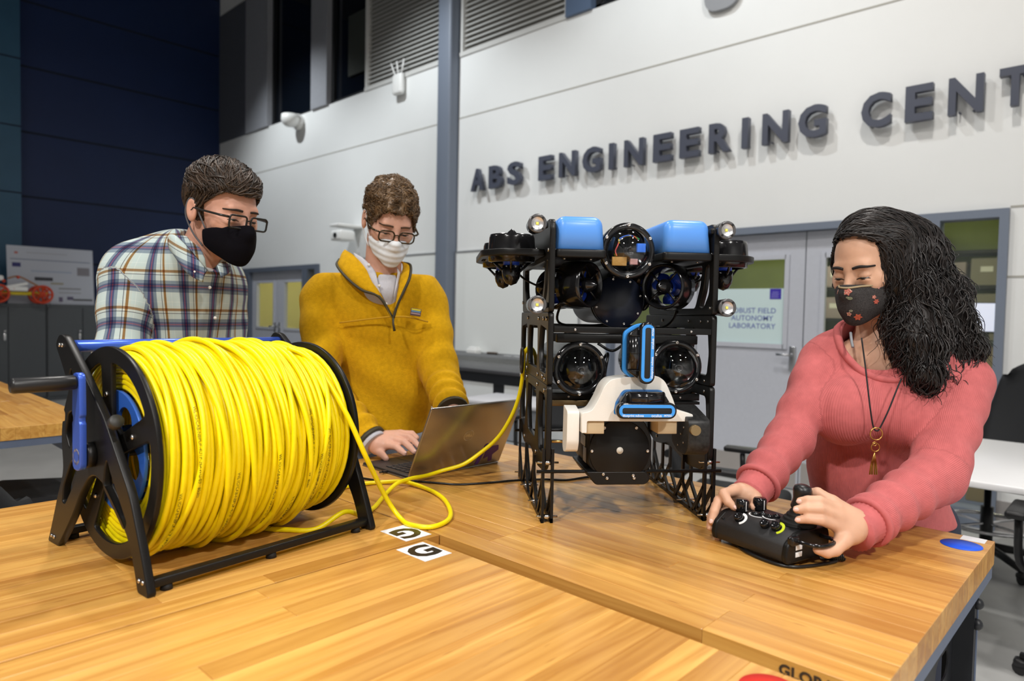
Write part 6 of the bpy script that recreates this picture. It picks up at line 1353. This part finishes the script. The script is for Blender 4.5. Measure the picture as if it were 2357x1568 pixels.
def hand3b(P):
    r = uni([s_cap(P, WL3, (0.4684, 1.3250, 1.0319), .023, .024), s_cap(P, (0.4769, 1.3350, 1.0338), (0.4393, 1.3150, 1.0417), .018, .012), s_cap(P, (0.4684, 1.3250, 1.0311), (0.4321, 1.3180, 1.0331), .019, .012), s_cap(P, (0.4670, 1.3300, 1.0237), (0.4313, 1.3250, 1.0217), .018, .011), s_cap(P, (0.4753, 1.3250, 1.0295), (0.4750, 1.3050, 1.0281), .016, .012)], .010)
    r = uni([r]+fingers(P, [[((0.4377, 1.3100, 1.0413), .0108), ((0.4096, 1.2900, 1.0409), .0095), ((0.4139, 1.2760, 1.0282), .0085), ((0.4245, 1.2700, 1.0201), .0072)], [((0.4321, 1.3180, 1.0331), .0108), ((0.4016, 1.2950, 1.0260), .0092), ((0.3894, 1.2800, 1.0083), .0084), ((0.3833, 1.2740, 0.9917), .0072)],
                          [((0.4312, 1.3250, 1.0235), .0102), ((0.4003, 1.3060, 1.0128), .0088), ((0.3870, 1.2900, 0.9935), .0080), ((0.3824, 1.2810, 0.9778), .0068)], [((0.4355, 1.3320, 1.0130), .0095), ((0.4061, 1.3120, 0.9941), .0080), ((0.3936, 1.2900, 0.9702), .0072), ((0.3973, 1.2760, 0.9573), .0062)], [((0.4750, 1.3050, 1.0298), .0120), ((0.4730, 1.2920, 1.0249), .0098), ((0.4632, 1.2800, 1.0189), .0078)]]), .005)
    return r
def body3(P):
    d = near(P, h3.w((0, -.01, .01)), .165, lambda q: h3.face(q, 1.)); d = smin(d, s_cap(P, h3.w((0, .024, -.055)), NB3, .046, .052), .02); core = torso3(P, -.026)
    for s_, e_, w_ in ((SL3, EL3, WL3), (SR3, ER3, WR3)): core = smin(core, uni([s_cap(P, s_, e_, .034, .030), s_cap(P, e_, w_, .031, .023)], .01), .02)
    d = smin(smin(d, core, .02), hands3(P), .006); x0, y0 = (0.9074, 1.6400, 0.8738)[:2]
    for sx in (-.085, .085): d = smin(d, uni([s_cap(P, (x0+sx, y0, .88), (x0+sx, y0+.02, .48), .078, .05), s_cap(P, (x0+sx, y0+.02, .48), (x0+sx, y0, .08), .048, .033), s_cap(P, (x0+sx, y0, .05), (x0+sx, y0-.12, .035), .036, .032)], .02), .03)
    return d
p3.sdf('person', body3, (.34, 1.06, 0), (1.25, 1.90, 1.66), .0025, M_skinC, 1)
h3.eyes(p3, 'brown'); h3.brows(p3, mat('brow_black', (.012, .008, .007), .7), .0030, .005)
def sweater(P):
    d = torso3(P, .006)+.0022*hnoise(P, 24, 2)+.004*np.sin(P[:, 2]*30+P[:, 0]*14+1.5*hnoise(P, 8, 6))*np.clip((1.12-P[:, 2])*6, 0, 1)
    for i, (s_, e_, w_, r0, r1, r2) in enumerate(((SL3, EL3, WL3, .054, .046, .040), (SR3, ER3, WR3, .060, .052, .041))):
        v = Vector(w_)-Vector(e_); a_ = uni([s_cap(P, s_, e_, r0, r1)+folds(P, s_, e_, 75, .0030, i), s_cap(P, e_, w_, r1, r2)+folds(P, e_, w_, 105, .0040, i+3)], .02)
        d = smin(d, smax(a_, plane(P, Vector(w_)-v.normalized()*.012, v), .006), .016)
    d = smax(d, -s_cap(P, NC3+Vector((0, .015, -.010)), NC3+Vector((0, -.05, .10)), .074, .086), .006)
    return smax(d, -(P[:, 2]-.90), .006)
def uv3(V):
    dT = torso3(V, 0); c = np.array((0.8643, 1.5600, 1.2357)); th = np.arctan2(V[:, 0]-c[0], -(V[:, 1]-c[1])); uv = np.stack([th*.13, V[:, 2]*.02, 0*th], 1)
    for s_, e_, w_ in ((SL3, EL3, WL3), (SR3, ER3, WR3)):
        for a, b in ((s_, e_), (e_, w_)):
            dA = s_cap(V, a, b, .052, .045); a, b = np.array(a), np.array(b); ax = (b-a)/np.linalg.norm(b-a); q = V-a; al = q@ax; q = q-np.outer(al, ax); t1 = np.cross(ax, [0, 1, 0]); t1 /= np.linalg.norm(t1); t2 = np.cross(ax, t1); ta = np.arctan2(q@t1, q@t2); k = dA < dT-.003; uv[k] = np.stack([ta*.048, al*.02, 0*al], 1)[k]; dT = np.minimum(dT, dA)
    return uv
p3.sdf('sweater', sweater, (.30, 1.06, .88), (1.30, 1.92, 1.46), .0042, M_knit, 1, uv3)
# ribbed neckline and cuffs
def nk(a):
    c_ = NC3+Vector((.084*math.cos(a), .070*math.sin(a), .062*math.sin(a)+.008)); q = np.array([c_], np.float32)
    for _ in range(12): d_ = float(torso3(q, .006)[0]); e_ = 1e-3; g_ = np.array([float(torso3(q+np.eye(3, dtype=np.float32)[i]*e_, .006)[0])-d_ for i in range(3)]); q = q-(g_/(np.linalg.norm(g_)+1e-9)*(d_+.002)*.8).astype(np.float32)
    return Vector(q[0])
ring_ = [nk(2*PI*i/40) for i in range(40)]
nb = p3.mb('ribbed_neckband', MB().tube(ring_, .0085, 10, closed=True), M_knit)
for w_, e_, r in ((WL3, EL3, .036), (WR3, ER3, .037)):
    w, e = Vector(w_), Vector(e_); d_ = (w-e).normalized(); mb = MB(); sd = d_.orthogonal().normalized(); up_ = d_.cross(sd); vs = []; fs = []; n = 60; L_ = 12
    for j in range(L_+1):
        t = j/L_; rr = r*(1.08-.10*math.sin(PI*t)-.10*t)
        for i in range(n):
            a = 2*PI*i/n; q = rr+(.0014 if i % 2 else 0); vs.append(w-d_*.020+d_*.050*t+(sd*math.cos(a)+up_*math.sin(a))*q)
    for j in range(L_):
        for i in range(n): fs.append([j*n+i, j*n+(i+1) % n, (j+1)*n+(i+1) % n, (j+1)*n+i])
    fs.append([L_*n+i for i in range(n)]); p3.mb('ribbed_cuff', mb.add(vs, fs, True), M_knit)
    p3.mb('cuff_fold', MB().tube([w-d_*.014+(sd*math.cos(2*PI*i/30)+up_*math.sin(2*PI*i/30))*(r*1.10) for i in range(30)], .0062, 8, closed=True), M_knit)
p3.sdf('trousers', lambda P: uni([smax(torso3(P, .0), P[:, 2]-.915, .006)]+[s_cap(P, ((0.9074, 1.6400, 0.8738)[0]+sx, (0.9074, 1.6400, 0.8738)[1], .88), ((0.9074, 1.6400, 0.8738)[0]+sx, (0.9074, 1.6400, 0.8738)[1], .08), .088, .05) for sx in (-.085, .085)], .03), (.4, 1.3, .02), (1.3, 2.0, .95), .009, mat('dark_jeans', (.025, .03, .05), .85))
M_maskf = mat('charcoal_floral_mask', (.045, .042, .042), .9, noise=.35, nscale=500, bump=.3, bscale=900, spec=.15)
mk3 = lambda P: h3.mask(P, .003, (-.012, -.040), (-.130, -.084), -.016)
c_ = h3.w((0, -.05, -.05)); fm = p3.sdf('face_mask', mk3, tuple(c_-Vector((.13, .13, .13))), tuple(c_+Vector((.13, .13, .13))), .0024, M_maskf, 1)
p3.mb('ear_loop', MB().tube(smooth_pts([h3.w((.064, -.020, -.042)), h3.w((.078, .0, -.010)), h3.w((.083, .02, .02)), h3.w((.080, .03, -.03)), h3.w((.062, -.018, -.085))], 5), .002, 6), M_maskf)
def onmask(x, z):
    d = np.array(h3.w((0, 1, 0))-h3.w((0, 0, 0))); d /= np.linalg.norm(d); q = np.array(h3.w((x, -.20, z)))
    for _ in range(60): q = q+d*float(mk3(q[None].astype(np.float32))[0])*.8
    e = 1e-3; g = np.array([float(mk3((q+np.eye(3)[i]*e)[None].astype(np.float32))[0]-mk3((q-np.eye(3)[i]*e)[None].astype(np.float32))[0]) for i in range(3)]); g /= np.linalg.norm(g)
    return Vector(q), Vector(g)
def decal(x, z, r, c, nm, petals=0, name='flower_print'):
    q, g = onmask(x, z); T = Matrix.Translation(q+g*.0006) @ g.to_track_quat('Z', 'Y').to_matrix().to_4x4()
    lp = [(r*(1-.38*abs(math.sin(petals*a/2)) if petals else 1)*math.cos(a), r*(1-.38*abs(math.sin(petals*a/2)) if petals else 1)*math.sin(a)) for a in [2*PI*i/36 for i in range(36)]]
    me = plate_mesh(name, [lp], .0008, 0, T); me.transform(Matrix.Translation(-p3.o)); o = obj(name, me, mat('print_'+nm, c, .9, noise=.3, nscale=400), fm)
for a in ((.010, -.028, .0085, (.42, .13, .10), 'rose', 5), (.014, -.027, .0050, (.55, .28, .22), 'roselight', 4), (.006, -.030, .0045, (.5, .42, .36), 'cream', 3), (.013, -.044, .0055, (.18, .20, .13), 'sage', 2), (.009, -.041, .0035, (.24, .25, .16), 'sage2', 2), (.020, -.094, .0090, (.45, .10, .05), 'orange', 6), (.004, -.084, .0058, (.62, .30, .24), 'pink', 5), (.004, -.084, .0022, (.5, .35, .1), 'core', 0), (.010, -.076, .0040, (.22, .22, .15), 'sage3', 2), (.052, -.064, .0065, (.40, .09, .06), 'red', 6), (.050, -.052, .0050, (.42, .16, .12), 'rust', 5), (.056, -.030, .0060, (.40, .20, .17), 'rose2', 4), (-.022, -.030, .0050, (.58, .30, .24), 'pink2', 4)): decal(*a)
# stitched upper edge of the mask
st = []
for i in range(26):
    x = -.030+.094*i/25; q, g = onmask(x, -.018-.0045*abs(i/25-.25)*2-.006*max(0, i/25-.5)); st.append(q+g*.0006)
p3.mb('mask_edging', MB().tube(st, .0022, 6), mat('tan_stitching', (.35, .27, .16), .8))
# necklace: cord, rings and fringe of small bars
M_gold = mat('antique_gold', (.60, .36, .10), .3, metal=1)
nk_ = p3.mb('necklace_cord', MB().tube(smooth_pts([(0.7372, 1.4400, 1.3390), (0.7393, 1.4280, 1.2921), (0.7340, 1.4040, 1.2487), (0.7350, 1.3900, 1.1967), (0.7438, 1.3920, 1.1590), (0.7492, 1.3880, 1.1508), (0.7571, 1.3900, 1.1578), (0.7714, 1.3880, 1.1932), (0.7941, 1.4000, 1.2369), (0.8079, 1.4100, 1.2568)], 6), .0016, 8), mat('black_cord', (.008, .008, .010), .7))
def hoop(c, r, t): c = Vector(c); return MB().tube([c+Vector((r*math.cos(a), 0, r*math.sin(a))) for a in [2*PI*i/28 for i in range(28)]], t, 8, closed=True)
p3.mb('pendant_ring', hoop((0.7485, 1.3880, 1.1445), .0125, .0013), M_gold); p3.mb('pendant_ring', hoop((0.7463, 1.3890, 1.1237), .0040, .0010), M_gold); p3.mb('pendant_ring', hoop((0.7489, 1.3900, 1.1164), .0085, .0012), M_gold)
for i, dx in enumerate((-8, -3, 3, 8)): p3.mb('pendant_bar', MB().tube([(0.7487, 1.3920, 1.1052), Vector((0.7510, 1.3980, 1.0824))+Vector((dx*.0006, 0, 0)), Vector((0.7543, 1.4040, 1.0575))+Vector((dx*.0009, 0, 0))], [.0010, .0016, .0019], 6), M_gold)
p3.mb('bra_strap', MB().tube(smooth_pts([(0.7386, 1.4900, 1.3486), (0.7333, 1.4740, 1.3311), (0.7326, 1.4660, 1.3174)], 4), .003, 6), mat('grey_strap', (.25, .26, .28), .7))
# long curly hair: dark mass plus individual locks
def mass3(P):
    Q = h3.loc(P); d = h3.skull(Q)-.010-.003*hnoise(P, 70, 3)
    d = smax(d, -(Q[:, 1]+.034+2.1*np.clip(Q[:, 2]-.074, 0, .1)+.30*np.clip(Q[:, 0], 0, .06)), .006)*h3.sc
    fl = uni([s_cap(P, (0.8593, 1.5450, 1.5609), (0.9014, 1.5500, 1.5133), .058, .066), s_cap(P, (0.9014, 1.5500, 1.5133), (0.9387, 1.5600, 1.4260), .066, .078), s_cap(P, (0.9387, 1.5600, 1.4260), (0.9640, 1.5300, 1.3237), .078, .070), s_cap(P, (0.8568, 1.4900, 1.4701), (0.8579, 1.4550, 1.3390), .034, .052), s_cap(P, (0.8579, 1.4550, 1.3390), (0.8611, 1.4200, 1.2678), .052, .034), s_cap(P, (0.9563, 1.5300, 1.3236), (0.9654, 1.5000, 1.2993), .062, .045)], .03)+.004*hnoise(P, 80, 5)+.006*hnoise(P, 34, 8)
    fl = smax(fl, -(s_ell(Q, (-.025, -.105, -.04), (.088, .075, .13))), .008)
    fl = smin(fl, s_cap(P, h3.w((.064, .0, .055)), h3.w((.080, -.004, -.060)), .026, .034), .02)
    return smin(d, fl, .03)
hr = p3.sdf('hair', mass3, (.60, 1.30, 1.12), (1.22, 1.78, 1.68), .004, M_hairC, 1)
V_, N_ = meshVN(hr); V_ = V_+np.array(p3.o, np.float32); rs = np.random.RandomState(12); fw3 = np.array(h3.M.to_3x3(), np.float32)
def dir3(P):
    Q = h3.loc(P); top = np.clip((Q[:, 2]-.03)*18, 0, 1)[:, None]; side = (fw3@np.array([.75, .55, -.15], np.float32))[None]; return top*side+(1-top)*np.array([[.14, 0, -1.]], np.float32)
tp = np.argwhere(h3.loc(V_)[:, 2] > .02).ravel(); bt = np.argwhere(h3.loc(V_)[:, 2] <= .06).ravel()
def okk(q):
    Q = h3.loc(q.reshape(-1, 3).astype(np.float32)).reshape(q.shape); return (Q[..., 1].min(1) > -.075) | (Q[..., 0].min(1) > .045)
sets = [trace_locks(mass3, V_[rs.choice(tp, 1300)], dir3, .110, 16, .0012, .0016, 5, .0024, 55, .5, 5, 0, okk), trace_locks(mass3, V_[rs.choice(bt, 1700)], dir3, .085, 20, .0020, .0017, 6, .0066, 95, .4, 5, .006, okk)]
rn = rs; pt = []
for (a, b, n_) in (((0.9711, 1.5000, 1.3205), (1.0051, 1.4700, 1.2804), 22), ((0.7918, 1.4400, 1.3932), (0.7902, 1.4400, 1.3198), 12), ((0.8471, 1.4100, 1.2864), (0.8659, 1.4000, 1.2293), 26), ((0.8056, 1.4200, 1.3392), (0.8115, 1.4100, 1.2767), 16), ((1.0315, 1.5700, 1.4280), (1.0631, 1.5400, 1.3105), 12), ((0.9022, 1.4400, 1.2761), (0.9382, 1.4300, 1.2502), 16)):
    for _ in range(n_):
        a_ = Vector(a)+Vector(rn.normal(size=3))*.010; b_ = Vector(b)+Vector(rn.normal(size=3))*.018; d = b_-a_; s1 = d.orthogonal().normalized(); s2 = d.normalized().cross(s1); ph = rn.uniform(0, 6.28); am = rn.uniform(.004, .010); tw = rn.uniform(7, 13)
        pt.append([list(a_+d*(k/20)+(s1*math.cos(ph+tw*k/20)+s2*math.sin(ph+tw*k/20))*am*min(1, k/8)) for k in range(21)])
sets.append((np.array(pt), np.tile(.0013*(1-.75*np.arange(21)/20), (len(pt), 1)), 5))
hair_locks(p3, hr, sets, M_hairC)
nails(p3, [((0.5016, 1.1640, 1.0626), (0.5124, 1.1580, 1.0660), (-.25, -.9, .25)), ((0.4919, 1.1540, 1.0509), (0.5070, 1.1480, 1.0544), (-.25, -.9, .25)), ((0.4934, 1.1490, 1.0345), (0.5069, 1.1430, 1.0380), (-.25, -.9, .25)), ((0.5172, 1.1260, 0.9913), (0.5343, 1.1280, 0.9865), (-.3, -.5, .9)), ((0.4245, 1.2700, 1.0201), (0.4139, 1.2760, 1.0282), (-.3, -.8, .5)), ((0.3833, 1.2740, 0.9917), (0.3894, 1.2800, 1.0083), (-.5, -.85, 0)), ((0.4632, 1.2800, 1.0189), (0.4730, 1.2920, 1.0249), (.5, -.7, .3))], M_nail)
